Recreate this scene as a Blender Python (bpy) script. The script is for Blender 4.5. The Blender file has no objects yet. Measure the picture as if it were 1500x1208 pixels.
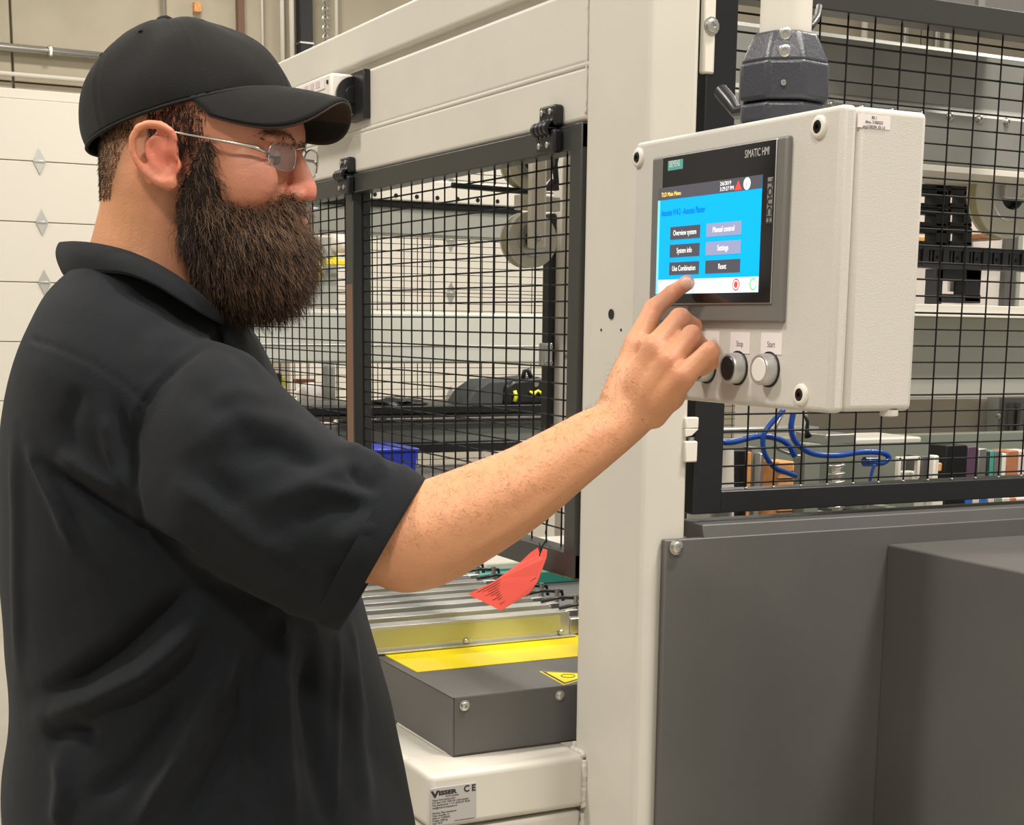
import bpy, bmesh, math, random
import numpy as np
from mathutils import Vector, Matrix, noise
SC = bpy.context.scene
COL = SC.collection
random.seed(7)
PI = math.pi
# ------------------------------------------------------------------ camera, world, lights
F, CX, CY, ZC = 2210.3, 810.1, 861.9, 1.5
YAW, PITCH, ROLL = 0.48997, 0.1727, 0.0153
def _rot(a, b, c):
    ca, sa, cb, sb, cc, sc = math.cos(a), math.sin(a), math.cos(b), math.sin(b), math.cos(c), math.sin(c)
    Y = np.array([[ca, -sa, 0], [sa, ca, 0], [0, 0, 1]])
    B = np.array([[1, 0, 0], [0, 0, -1], [0, 1, 0]], float)
    P = np.array([[1, 0, 0], [0, cb, -sb], [0, sb, cb]])
    Q = np.array([[cc, -sc, 0], [sc, cc, 0], [0, 0, 1]])
    return Q @ P @ B @ Y
R = _rot(YAW, PITCH, ROLL)
cam = bpy.data.cameras.new('camera'); cam_ob = bpy.data.objects.new('camera', cam); COL.objects.link(cam_ob)
cam.sensor_fit = 'HORIZONTAL'; cam.sensor_width = 36.0
cam.lens = F / 1500 * 36
cam.shift_x = -(CX - 750) / 1500; cam.shift_y = (CY - 604) / 1500
cam.clip_start = .05; cam.clip_end = 200
M = Matrix(((R[0, 0], -R[1, 0], -R[2, 0], 0), (R[0, 1], -R[1, 1], -R[2, 1], 0), (R[0, 2], -R[1, 2], -R[2, 2], ZC), (0, 0, 0, 1)))
cam_ob.matrix_world = M
SC.camera = cam_ob
def ray(px, py): return R.T @ np.array([(px - CX) / F, (py - CY) / F, 1.0])
C0 = np.array([0, 0, ZC])
def onX(px, py, X): d = ray(px, py); return C0 + d * X / d[0]
def onY(px, py, Y): d = ray(px, py); return C0 + d * Y / d[1]
def onZ(px, py, Z): d = ray(px, py); return C0 + d * (Z - ZC) / d[2]
FH = np.array([R[2, 0], R[2, 1]]); FH /= np.hypot(*FH)
RH = np.array([FH[1], -FH[0]])
def pd(px, py, d): r = ray(px, py); return C0 + r * d / (r[0] * FH[0] + r[1] * FH[1])   # a point on the upright plane d metres ahead
FW3 = np.array([FH[0], FH[1], 0.]); RT3 = np.array([RH[0], RH[1], 0.]); UP3 = np.array([0, 0, 1.])

SC.view_settings.view_transform = 'Standard'; SC.view_settings.look = 'None'
SC.view_settings.gamma = 1; SC.view_settings.use_curve_mapping = False
SC.view_settings.exposure = 0.35
w = bpy.data.worlds.new('hall'); SC.world = w; w.use_nodes = True
bg = w.node_tree.nodes['Background']; bg.inputs[0].default_value = (1.0, .94, .85, 1); bg.inputs[1].default_value = .36
LAMPS = [(-2.2, -2.6, 6.5), (2.8, -2.2, 6.5), (-3.2, 3.0, 6.5), (2.45, .2, 6.5), (6.4, 2.8, 6.5), (-1.5, 9.0, 6.5), (4.0, 9.0, 6.5), (9.5, 9.0, 6.5), (-1.5, 14.2, 6.5), (4.0, 14.2, 6.5), (9.5, 14.2, 6.5)]
LAMP_W = [250, 150, 270, 240, 170, 110, 120, 120, 95, 120, 120]
for i, (x, y, z) in enumerate(LAMPS):
    l = bpy.data.lights.new('high_bay_lamp', 'AREA'); l.shape = 'RECTANGLE'; l.size = 1.1; l.size_y = .45
    l.energy = LAMP_W[i]; l.color = (1, .938, .848)
    o = bpy.data.objects.new('high_bay_lamp', l); COL.objects.link(o); o.location = (x, y, z)

# ------------------------------------------------------------------ materials
def mat(name, col, rough=.5, metal=0, noise_amt=0, noise_scale=20, bump=0, bump_scale=200, emit=0, alpha=1, spec=.5, coat=0, detail=4, col2=None, sss=0):
    m = bpy.data.materials.new(name); m.use_nodes = True
    nt = m.node_tree; b = nt.nodes['Principled BSDF']
    b.inputs['Base Color'].default_value = (*col, 1); b.inputs['Roughness'].default_value = rough
    b.inputs['Metallic'].default_value = metal; b.inputs['Specular IOR Level'].default_value = spec
    b.inputs['Coat Weight'].default_value = coat
    if alpha < 1: b.inputs['Alpha'].default_value = alpha
    if emit: b.inputs['Emission Color'].default_value = (*col, 1); b.inputs['Emission Strength'].default_value = emit
    if sss:
        b.inputs['Subsurface Weight'].default_value = sss; b.inputs['Subsurface Radius'].default_value = (1, .35, .18); b.inputs['Subsurface Scale'].default_value = .006
    tc = nt.nodes.new('ShaderNodeTexCoord')
    if noise_amt or col2:
        n = nt.nodes.new('ShaderNodeTexNoise'); n.inputs['Scale'].default_value = noise_scale; n.inputs['Detail'].default_value = detail
        nt.links.new(tc.outputs['Object'], n.inputs['Vector'])
        mx = nt.nodes.new('ShaderNodeMix'); mx.data_type = 'RGBA'
        c2 = col2 if col2 else tuple(max(0, c * (1 - noise_amt)) for c in col)
        mx.inputs['A'].default_value = (*col, 1); mx.inputs['B'].default_value = (*c2, 1)
        rp = nt.nodes.new('ShaderNodeMapRange'); rp.inputs['From Min'].default_value = .35; rp.inputs['From Max'].default_value = .65
        nt.links.new(n.outputs['Fac'], rp.inputs['Value']); nt.links.new(rp.outputs['Result'], mx.inputs['Factor'])
        nt.links.new(mx.outputs['Result'], b.inputs['Base Color'])
    if bump:
        n2 = nt.nodes.new('ShaderNodeTexNoise'); n2.inputs['Scale'].default_value = bump_scale; n2.inputs['Detail'].default_value = 3
        nt.links.new(tc.outputs['Object'], n2.inputs['Vector'])
        bp = nt.nodes.new('ShaderNodeBump'); bp.inputs['Strength'].default_value = bump; bp.inputs['Distance'].default_value = .002
        nt.links.new(n2.outputs['Fac'], bp.inputs['Height']); nt.links.new(bp.outputs['Normal'], b.inputs['Normal'])
    return m
MT = dict(
    cream=mat('cream powder coat', (.62, .59, .52), .42, bump=.12, bump_scale=900, noise_amt=.05, noise_scale=6),
    box=mat('light grey textured enamel', (.60, .575, .52), .5, bump=.35, bump_scale=1400),
    anth=mat('anthracite sheet steel', (.102, .098, .093), .45, bump=.15, bump_scale=900, noise_amt=.08, noise_scale=5),
    gframe=mat('dark grey gate enamel', (.036, .036, .033), .33, spec=.6),
    black=mat('black enamel', (.008, .008, .009), .35),
    wire=mat('black wire', (.006, .006, .006), .6, spec=.25),
    plastic=mat('black plastic', (.012, .012, .014), .32),
    coupling=mat('slate grey casting', (.046, .048, .060), .36, bump=.2, bump_scale=300),
    steel=mat('zinc steel', (.62, .61, .57), .3, 1),
    rail=mat('brushed stainless', (.62, .62, .58), .33, .75, bump=.1, bump_scale=60),
    alu=mat('aluminium', (.58, .57, .54), .4, 1),
    white=mat('white enamel', (.74, .70, .62), .4),
    yellow=mat('yellow sticker', (.85, .68, .0), .45),
    ygreen=mat('painted yellow reflection', (.50, .49, .22), .35, .3),  # colour of the yellow reflection painted on two rails
    ink=mat('black ink', (.02, .02, .02), .6),
    paper=mat('paper label', (.78, .72, .70), .6),
    tag=mat('red tag card', (.93, .11, .08), .5),
    teal=mat('teal sheet', (.05, .32, .25), .5),
    blue=mat('blue plastic', (.02, .04, .42), .35),
    hose=mat('blue air hose', (.01, .06, .32), .25),
    orange=mat('orange block', (.80, .38, .13), .5, noise_amt=.3, noise_scale=30),
    rust=mat('brown rust-stained enamel', (.16, .085, .05), .5),
    concrete=mat('precast concrete', (.46, .41, .31), .85, noise_amt=.16, noise_scale=1.3, bump=.3, bump_scale=20, detail=8),
    floor=mat('worn concrete floor', (.37, .335, .27), .55, noise_amt=.22, noise_scale=1.1, detail=8),
    door=mat('white door sheet', (.78, .74, .65), .6, bump=.3, bump_scale=60),
    bezel=mat('anodised grey bezel', (.20, .19, .175), .42, .3),
    glassblk=mat('black display glass', (.012, .011, .011), .12),
    wood=mat('wood', (.25, .10, .04), .5),
)
# ------------------------------------------------------------------ mesh helpers
class MB:
    def __init__(s): s.v = []; s.f = []
    def add(s, vs, fs):
        n = len(s.v); s.v += [tuple(map(float, v)) for v in vs]; s.f += [tuple(i + n for i in f) for f in fs]; return s
    def box(s, a, b):
        x0, y0, z0 = a; x1, y1, z1 = b
        return s.add([(x0, y0, z0), (x1, y0, z0), (x1, y1, z0), (x0, y1, z0), (x0, y0, z1), (x1, y0, z1), (x1, y1, z1), (x0, y1, z1)],
                     [(0, 3, 2, 1), (4, 5, 6, 7), (0, 1, 5, 4), (1, 2, 6, 5), (2, 3, 7, 6), (3, 0, 4, 7)])
    def tube(s, pts, r, n=8, cap=True):
        pts = [Vector(p) for p in pts]; k = len(pts)
        rs = r if hasattr(r, '__len__') else [r] * k
        t = (pts[1] - pts[0]).normalized()
        u = t.orthogonal().normalized(); base = len(s.v)
        for i, p in enumerate(pts):
            tt = (pts[min(i + 1, k - 1)] - pts[max(i - 1, 0)])
            tt = tt.normalized() if tt.length > 1e-9 else t
            u = (u - tt * u.dot(tt)); u = u.normalized() if u.length > 1e-6 else tt.orthogonal().normalized()
            v = tt.cross(u)
            for j in range(n):
                a = 2 * PI * j / n; q = p + (u * math.cos(a) + v * math.sin(a)) * rs[i]; s.v.append(tuple(q))
        for i in range(k - 1):
            for j in range(n):
                a = base + i * n + j; b = base + i * n + (j + 1) % n
                s.f.append((a, b, b + n, a + n))
        if cap:
            s.f.append(tuple(base + j for j in reversed(range(n)))); s.f.append(tuple(base + (k - 1) * n + j for j in range(n)))
        return s
    def cyl(s, a, b, r, n=20): return s.tube([a, b], r, n)
    def lathe(s, origin, axis, prof, n=32):       # prof: (distance along axis, radius)
        o = Vector(origin); ax = Vector(axis).normalized(); u = ax.orthogonal().normalized(); v = ax.cross(u); base = len(s.v)
        for (h, r) in prof:
            for j in range(n):
                a = 2 * PI * j / n; s.v.append(tuple(o + ax * h + (u * math.cos(a) + v * math.sin(a)) * max(r, 1e-5)))
        for i in range(len(prof) - 1):
            for j in range(n):
                a = base + i * n + j; b = base + i * n + (j + 1) % n
                s.f.append((a, b, b + n, a + n))
        return s
    def prism(s, poly, d):                           # poly: 3D points of one face, d: extrusion vector
        n = len(poly); P = [Vector(p) for p in poly]; D = Vector(d)
        return s.add([tuple(p) for p in P] + [tuple(p + D) for p in P],
                     [tuple(range(n)), tuple(reversed(range(n, 2 * n)))] + [(i, i + n, (i + 1) % n + n, (i + 1) % n) for i in range(n)])
    def build(s, name, m, parent=None, bev=0, smooth=False, seg=2):
        me = bpy.data.meshes.new(name); me.from_pydata(s.v, [], s.f); me.update()
        bm = bmesh.new(); bm.from_mesh(me); bmesh.ops.recalc_face_normals(bm, faces=bm.faces); bm.to_mesh(me); bm.free()
        o = bpy.data.objects.new(name, me); COL.objects.link(o); me.materials.append(MT[m] if isinstance(m, str) else m)
        if parent:
            o.parent = parent; o.matrix_parent_inverse = Matrix.Translation(parent.location).inverted()
        if bev:
            md = o.modifiers.new('bevel', 'BEVEL'); md.width = bev; md.segments = seg; md.limit_method = 'ANGLE'; md.harden_normals = False
        if smooth or bev:
            for p in me.polygons: p.use_smooth = True
            if bev or smooth == 'auto':
                try: me.set_sharp_from_angle(angle=math.radians(40))
                except Exception: pass
        return o
def B(a, b):
    a = list(a); b = list(b); lo = [min(p, q) for p, q in zip(a, b)]; hi = [max(p, q) for p, q in zip(a, b)]
    return MB().box(lo, hi)
def thing(name, label, cat, loc=(0, 0, 0), group=None):
    o = bpy.data.objects.new(name, None); COL.objects.link(o); o.location = loc; o.empty_display_size = .05
    o['label'] = label; o['category'] = cat
    if group: o['group'] = group
    return o
def tag(o, label, cat, group=None, kind=None):
    o['label'] = label; o['category'] = cat
    if group: o['group'] = group
    if kind: o['kind'] = kind
    return o
def struct(o): o['kind'] = 'structure'; return o
def hexbolt(mb, c, ax, r, h=.006):
    c = Vector(c); ax = Vector(ax).normalized()
    mb.lathe(c, ax, [(0, r * 1.35), (.0015, r * 1.35), (.0015, r), (h * .8, r), (h, r * .75), (h, r * .45), (h * .5, r * .4), (h * .5, 0)], 12); return mb
def text(body, loc, size, m, plane, parent=None, align='LEFT', name='lettering', sx=1.0, extrude=.0002, xdir=None, ydir=None, bold=0):
    cu = bpy.data.curves.new(name, 'FONT'); cu.body = body; cu.size = size; cu.offset = bold * size; cu.extrude = extrude; cu.align_x = align; cu.align_y = 'CENTER'
    cu.resolution_u = 3; cu.materials.append(MT[m] if isinstance(m, str) else m)
    o = bpy.data.objects.new(name, cu); COL.objects.link(o)
    if plane == 'X': X, Y = Vector((0, -1, 0)), Vector((0, 0, 1))
    elif plane == 'Y': X, Y = Vector((1, 0, 0)), Vector((0, 0, 1))
    else: X, Y = Vector(xdir), Vector(ydir)
    Z = X.cross(Y); mtx = Matrix((X * sx, Y, Z)).transposed().to_4x4(); mtx.translation = Vector(loc)
    if parent:
        o.parent = parent; o.matrix_parent_inverse = Matrix.Translation(parent.location).inverted()
    o.matrix_basis = mtx
    bpy.context.view_layer.update()
    me = bpy.data.meshes.new_from_object(o); me.transform(mtx)
    n = bpy.data.objects.new(name, me); COL.objects.link(n); n.parent = o.parent; n.matrix_parent_inverse = o.matrix_parent_inverse
    if not me.materials: me.materials.append(MT[m] if isinstance(m, str) else m)
    bpy.data.objects.remove(o); bpy.data.curves.remove(cu)
    return n
def copy_tree(o, parent=None, offset=None):
    c = o.copy(); COL.objects.link(c)
    if parent: c.parent = parent
    for ch in list(o.children): copy_tree(ch, c)
    return c
# ------------------------------------------------------------------ the hall
struct(MB().box((-9, -5, -.1), (24, 17.2, 0)).build('floor', 'floor'))
wb = MB().box((-9, 17.12, 0), (24, 17.35, 7.4)).build('wall_back', 'concrete'); struct(wb)
sx = 5.083
for k in range(-5, 8):
    x0 = sx + k * 2.42
    for (z0, z1) in ((0, 3.9), (3.9, 7.4)):
        MB().box((x0 + .012, 17.05, z0 + .01), (x0 + 2.408, 17.13, z1 - .006)).build('wall_panel', 'concrete', wb, bev=.008)
YW = 17.04
def garage_door(n, x0, x1, dx):
    d = MB().box((x0, YW - .02, 0), (x1, YW + .005, 3.73)).build('door_%d' % n, 'door'); struct(d)
    for k in range(6):
        MB().box((x0 + .01, YW - .06, .003 + k * .622), (x1 - .01, YW - .02, (k + 1) * .622 - .006)).build('door_panel', 'door', d, bev=.006)
        if k:
            for xx in dx:
                z = k * .622
                MB().prism([(xx - .065, YW - .062, z), (xx, YW - .062, z + .14), (xx + .065, YW - .062, z), (xx, YW - .062, z - .14)], (0, -.012, 0)).build('hinge_plate', 'alu', d, bev=.003)
                MB().box((xx - .05, YW - .09, z - .012), (xx + .05, YW - .07, z + .012)).build('hinge_pin', 'steel', d, bev=.004)
    MB().box((x0 - .12, YW - .04, 3.73), (x1 + .12, YW + .01, 3.83)).build('door_header', 'door', d, bev=.01)
    for xx in (x0 - .12, x1): MB().box((xx, YW - .04, 0), (xx + .12, YW + .01, 3.73)).build('door_jamb', 'door', d, bev=.01)
garage_door(1, -.6, 4.3, [2.876, 0.2])
garage_door(2, 5.7, 10.4, [onY(657, 400, YW)[0], 9.6])
garage_door(3, 13.4, 18.6, [14.4, 17.4])
def pipe(name, pts, r, m, label, cat='pipe', group=None):
    mb = MB(); mb.tube(pts, r, 10); o = mb.build(name, m, smooth=True); return tag(o, label, cat, group or ('conduits on the back wall' if name == 'conduit' else 'vertical pipes on the back wall'))
def wallx(px, py=50): return onY(px, py, YW - .06)[0]
zc1 = onY(60, 74, YW - .08)[2]; zc2 = onY(60, 112, YW - .08)[2]
p1 = pipe('conduit', [(-7, YW - .08, zc1), (4.0, YW - .08, zc1)], .045, 'steel', 'thick horizontal steel conduit high on the concrete wall left of the black cap')
for xx in (-1.5, .2, wallx(72), 3.9): MB().box((xx - .025, YW - .13, zc1 - .055), (xx + .025, YW + .0, zc1 + .055)).build('pipe_clamp', 'steel', p1, bev=.015)
pipe('conduit', [(-7, YW - .08, zc2), (4.0, YW - .08, zc2)], .024, 'white', 'thin horizontal conduit just above the white garage door')
for px, r, m, lab in ((383, .014, 'white', 'thin white cable pipe on the concrete wall just right of the cap'), (412, .026, 'white', 'left one of two white vertical pipes above the machine beam'), (426, .03, 'white', 'right one of two white vertical pipes above the machine beam'),
                      (491, .02, 'white', 'short white pipe on the wall right of the hanging chain'), (240, .03, 'alu', 'vertical conduit on the wall above the left of the cap')):
    x = wallx(px, 60); pipe('pipe', [(x, YW - .1, 3.85 if px != 240 else 4.3), (x, YW - .1, 7.3)], r, m, lab)
x = wallx(445, 60); bp_ = tag(MB().box((x - .075, YW - .16, 3.7), (x + .075, YW - .02, 7.3)).build('cable_duct', 'plastic', bev=.01), 'black vertical cable duct on the wall above the machine beam', 'duct')
for z in (4.3, 4.55, 5.1): MB().box((x - .08, YW - .17, z), (x + .08, YW - .01, z + .02)).build('strap', 'steel', bp_)
ch = MB(); x = wallx(475, 60)
for i in range(70):
    z = 3.9 + i * .05; a = 0 if i % 2 else PI / 2
    ring = [(x + math.cos(t) * .03 * math.cos(a), YW - .1 + math.cos(t) * .03 * math.sin(a), z + math.sin(t) * .036) for t in [2 * PI * k / 8 for k in range(9)]]
    ch.tube(ring, .007, 4, cap=False)
tag(ch.build('hoist_chain', 'alu'), 'hanging grey link chain beside the black duct on the wall', 'chain')
x = wallx(352, 30); tag(MB().box((x - .04, YW - .12, 3.9), (x + .03, YW - .02, 7.3)).build('angle_strip', 'rust', bev=.004), 'dark vertical angle strip on the concrete wall above the cap', 'strip')
x = wallx(289, 12); bb = tag(MB().box((x - .04, YW - .1, onY(289, 20, YW)[2]), (x + .04, YW - .02, onY(289, 5, YW)[2])).build('wall_bracket', 'orange', bev=.008), 'small brass coloured wall bracket directly above the cap', 'bracket')
for i, px in enumerate((1262, 1322, 1383, 1368)):
    x = wallx(px, 50); pipe('pipe', [(x, YW - .12, 4.4), (x, YW - .12, 7.3)], .045, 'white' if i % 2 == 0 else 'alu', ['white vertical wall pipe seen above the gantry beam, leftmost behind the right mesh', 'grey vertical wall pipe above the gantry beam, right of the leftmost white one', 'white vertical wall pipe above the gantry beam, beside a grey round duct', 'grey vertical pipe above the gantry beam next to the rightmost white pipe'][i])
# overhead lamps' housings are out of frame and not built

# ------------------------------------------------------------------ machine frame, left side (X = 1.09) and corner post
X0 = 1.09
YE = 4.45
fr = thing('planting_machine', 'large cream steel machine body with corner post and stacked beams', 'machine', (1.09, 1.79, 0))
MB().box((1.09, 1.79, 0), (1.168, 1.967, 2.75)).build('corner_post', 'cream', fr, bev=.009, seg=4)
MB().box((1.06, 1.76, 0), (1.19, 2.0, .012)).build('foot_plate', 'cream', fr, bev=.003)
MB().box((1.0915, 1.962, 1.993), (1.17, YE, 2.0665)).build('top_beam', 'cream', fr, bev=.007, seg=3)
MB().box((1.108, 1.962, 1.97), (1.16, YE, 1.996)).build('joint_strip', 'cream', fr, bev=.003)
MB().box((1.0905, 1.962, 1.868), (1.17, YE, 1.977)).build('upper_beam', 'cream', fr, bev=.007, seg=3)
MB().box((1.0905, 1.962, 1.790), (1.17, YE, 1.8665)).build('header_beam', 'cream', fr, bev=.007, seg=3)
MB().box((1.0905, 4.33, 0), (1.17, YE, 1.995)).build('rear_post', 'cream', fr, bev=.008)
MB().tube([(1.0935, 1.964, 1.8673), (1.0935, YE - .002, 1.8673)], .0046, 12).build('seam_fillet', 'cream', fr, smooth=True)
wd = MB()
rng = random.Random(3)
pts = [(1.0902, 1.966, 1.80 + i * .0042 ) for i in range(66)]
wd.tube([(p[0] + rng.uniform(-.0004, .0004), p[1] + rng.uniform(-.0006, .0006), p[2]) for p in pts], [.0016 + rng.uniform(0, .0006) for _ in pts], 6)
wd.build('weld_bead', 'cream', fr, smooth=True)
# foot of the frame that reaches out to the left under the grey box
XB = .832
ZB1 = .858; ZB0 = .775
MB().box((XB, 1.93, ZB0), (1.093, 2.035, ZB1)).build('front_beam', 'cream', fr, bev=.010, seg=4)
MB().box((XB + .001, 2.02, ZB0 + .001), (XB + .075, 3.9, ZB1 - .001)).build('side_beam', 'cream', fr, bev=.010, seg=4)
MB().box((XB + .01, 1.937, .66), (1.09, 2.02, ZB0 - .006)).build('lower_beam', 'cream', fr, bev=.008, seg=3)
MB().box((XB + .011, 2.0, .661), (XB + .07, 3.9, ZB0 - .007)).build('lower_side_beam', 'cream', fr, bev=.008, seg=3)
for yy in (1.95, 3.8): MB().box((XB + .012, yy, 0), (XB + .065, yy + .06, .662)).build('leg', 'cream', fr, bev=.006)
wd = MB()
def bead(a, b, n=26, r=.0045):
    a, b = Vector(a), Vector(b); P = [a.lerp(b, i / (n - 1)) + Vector([rng.uniform(-.0009, .0009) for _ in range(3)]) for i in range(n)]
    wd.tube(P, [r + rng.uniform(-.0008, .0012) for _ in P], 8)
bead((1.088, 1.929, ZB0 + .0), (1.088, 1.929, ZB1 - .008)); bead((1.088, 1.93, ZB1), (1.088, 1.968, ZB1 + .001), 12)
bead((1.088, 1.932, .70), (1.088, 1.932, ZB0 - .01), 14)
wd.build('weld_bead', 'cream', fr, smooth=True)
MB().cyl((1.0895, onX(896, 460, X0)[1], onX(896, 460, X0)[2]), (1.0885, onX(896, 460, X0)[1], onX(896, 460, X0)[2]), .0072).build('bolt_hole', 'black', fr)
for q in ((881, 483), (910, 483)):
    p = onX(*q, X0); MB().cyl(p, p - np.array([.001, 0, 0]), .0018, 10).build('bolt_hole', 'black', fr)
# rear and far frame members seen through the mesh
def bY(px0, py0, px1, py1, Y, dep):
    mx, my = (px0 + px1) / 2, (py0 + py1) / 2
    x0 = onY(px0, my, Y)[0]; x1 = onY(px1, my, Y)[0]; z0 = onY(mx, py1, Y)[2]; z1 = onY(mx, py0, Y)[2]
    return (min(x0, x1), Y, min(z0, z1)), (max(x0, x1), Y + dep, max(z0, z1))
# ------------------------------------------------------------------ type plate on the front beam
ce = thing('type_plate', 'small aluminium type plate with printed lines on the cream lower beam', 'plate', (.86, 1.929, .81))
a = onY(630, 1152, 1.929); b = onY(697, 1206, 1.929)
zt, zb_ = onY(664, 1150, 1.929)[2] + .0, onY(664, 1208, 1.929)[2] + .003
x0, x1 = a[0], b[0]
MB().box((x0, 1.9275, zb_), (x1, 1.9302, zt)).build('sheet', mat('plate silver', (.42, .40, .38), .45), ce, bev=.0005)
PW = x1 - x0; PH = zt - zb_
def pt(u, v): return (x0 + u * PW, 1.9272, zt - v * PH)
text('V', pt(.02, .17), .0135, 'ink', 'Y', ce, sx=1.35, extrude=.0001, bold=.05); text('ISSER', pt(.175, .15), .0085, 'ink', 'Y', ce, sx=1.45, extrude=.0001, bold=.05)
text('C E', pt(.72, .13), .0135, 'ink', 'Y', ce, sx=.95, extrude=.0001, bold=.03); text('horti systems', pt(.33, .245), .0038, 'ink', 'Y', ce, extrude=.0001)
for i, t in enumerate(['Visser Horti Systems B.V.', "P.O. Box 5103, 3295 ZG 's-Gravendeel", 'The Netherlands, T +31 (0)78 673 98 00', 'info@visserhortisystems.nl', '', 'Machine: Plug transplanter', 'Type: AutoStix 14', 'Serial nr: 310S0232', 'Weight: 2000 kg', 'Year: 2018']):
    if t: text(t, pt(.04, .32 + i * .068), .0036, 'ink', 'Y', ce, extrude=.0001)
text('www.visserhortisystems.nl', pt(.52, .93), .003, 'ink', 'Y', ce, extrude=.0001)

# ------------------------------------------------------------------ grey cover box on the front beam
gb = thing('cover_box', 'dark grey sheet steel box with yellow top plate on the cream lower beam', 'box', (.9, 2.0, .858))
ZT = .951; XG = .9; YG = 2.0
MB().box((XG + .0012, YG + .0015, .8585), (1.34, 2.405, ZT - .0012)).build('housing', 'anth', gb, bev=.002)
MB().box((XG + .003, YG - .001, .862), (1.342, YG + .0008, ZT - .001)).build('front_sheet', 'anth', gb, bev=.0007)
MB().box((XG, YG - .0005, ZT - .0012), (1.343, 2.406, ZT)).build('top_sheet', 'anth', gb, bev=.0005)
hb = MB()
for q in ((680, 1033), (820, 1018)):
    p = onY(*q, YG - .001); b_ = MB(); hexbolt(b_, p, (0, -1, 0), .0062, .006); b_.build('bolt', 'steel', gb, smooth='auto')
P = [onZ(*q, ZT) for q in ((620, 984), (838, 963), (842, 912), (546, 938))]
MB().prism([(XG + .016, P[0][1], ZT), (1.30, P[0][1] - .002, ZT), (1.30, 2.402, ZT), (XG + .016, 2.402, ZT)], (0, 0, .0012)).build('yellow_plate', 'yellow', gb, bev=.0003)
for q in ((604, 945), (812, 925)):
    p = onZ(*q, ZT); MB().cyl((p[0], p[1], ZT), (p[0], p[1], ZT + .0025), .005, 12).build('screw', 'steel', gb)
A_, C_ = onZ(790, 983, ZT), onZ(826, 1003, ZT)
_d = C_ - A_; _c, _s = .5, .8660254
B_ = A_ + np.array([_c * _d[0] - _s * _d[1], _s * _d[0] + _c * _d[1], 0])
def tri(s, z, m, nm):
    g = (A_ + B_ + C_) / 3; V = [g + (v - g) * s for v in (A_, B_, C_)]
    return MB().prism([(v[0], v[1], z) for v in V], (0, 0, .0003)).build(nm, m, gb)
tri(1.0, ZT, 'yellow', 'warning_triangle'); tri(.9, ZT + .0003, 'ink', 'triangle_border'); tri(.76, ZT + .0006, 'yellow', 'triangle_face')
g = (A_ + B_ + C_) / 3
MB().tube([(g[0] + .011 * math.cos(t), g[1] + .011 * math.sin(t), ZT + .0012) for t in [2 * PI * k / 24 for k in range(25)]], .0007, 6, cap=False).build('ring_symbol', 'ink', gb)

# ------------------------------------------------------------------ machine bed and steel rails behind the box
bed = thing('machine_bed', 'grey machine bed under the steel rails with a green sheet', 'bed', (1.2, 2.6, .78))
MB().box((.92, 2.47, .80), (2.6, 3.6, .90)).build('deck', 'anth', bed, bev=.004)
MB().box((1.3, 3.1, .90), (2.6, 3.55, .93)).build('green_sheet', 'teal', bed, bev=.003)
MB().box((1.5, 3.15, .93), (2.1, 3.5, .95)).build('white_tray', 'white', bed, bev=.005)
for (xx, yy) in ((1.0, 2.6), (2.5, 2.6), (1.0, 3.5), (2.5, 3.5)): MB().box((xx - .04, yy - .04, 0), (xx + .04, yy + .04, .802)).build('leg', 'cream', bed, bev=.005)
RAILZ = .998
ends = [(832, 895), (805, 885), (778, 875), (756, 867), (733, 859), (710, 851), (687, 842), (664, 834), (640, 827)]
kinds = ['nearest', 'second nearest', 'third from the front', 'fourth from the front', 'fifth from the front', 'sixth from the front', 'seventh from the front', 'eighth from the front', 'rearmost']
for i, q in enumerate(ends):
    p = onZ(*q, RAILZ); xr, yr = p[0], p[1]
    yel = i in (0, 5)
    t = thing('gripper_rail', 'brushed steel rail, %s of the row behind the grey box' % kinds[i], 'rail', (xr, yr, .93), 'steel rails on the machine bed')
    h = .0445
    MB().box((xr - .56, yr, RAILZ - .004), (xr, yr + .034, RAILZ)).build('top_flange', 'rail', t, bev=.001)
    MB().box((xr - .56, yr, RAILZ - h), (xr + .004, yr + .004, RAILZ - .002)).build('web', 'rail', t, bev=.0015)
    MB().box((xr - .56, yr - .012, RAILZ - h), (xr + .012, yr + .002, RAILZ - h + .003)).build('lower_flange', 'rail', t, bev=.0008)
    if yel: MB().box((xr - .54, yr - .0012, RAILZ - .034), (xr - .016, yr + .0002, RAILZ - .006)).build('belt', 'ygreen', t)  # no real belt: yellow reflected in the steel, painted as a band
    for dx_ in (.015, .20, .42):
        b_ = MB(); b_.lathe((xr - dx_, yr - .001, RAILZ - .036), (0, -1, 0), [(0, .005), (.004, .005), (.006, .003), (.006, 0)], 12); b_.build('screw', 'steel', t, smooth='auto')
    MB().box((xr + .006, yr + .002, RAILZ - .042), (xr + .062, yr + .02, RAILZ - .014)).build('clip_block', 'alu', t, bev=.002)
    MB().tube([(xr - .01, yr + .014, RAILZ + .004), (xr + .03, yr + .016, RAILZ + .008), (xr + .075, yr + .018, RAILZ + .004), (xr + .078, yr + .018, RAILZ - .014)], .0035, 8).build('clip_wire', 'plastic', t, smooth=True)
    MB().cyl((xr + .032, yr - .008, RAILZ - .03), (xr + .032, yr + .02, RAILZ - .03), .008, 14).build('pin', 'plastic', t, smooth='auto')
    MB().cyl((xr + .06, yr + .01, RAILZ - .05), (xr + .06, yr + .01, RAILZ + .012), .0045, 10).build('bolt', 'steel', t, smooth='auto')
    MB().box((xr - .3, yr + .006, .9), (xr - .26, yr + .03, RAILZ - .004)).build('support', 'alu', t)

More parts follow.
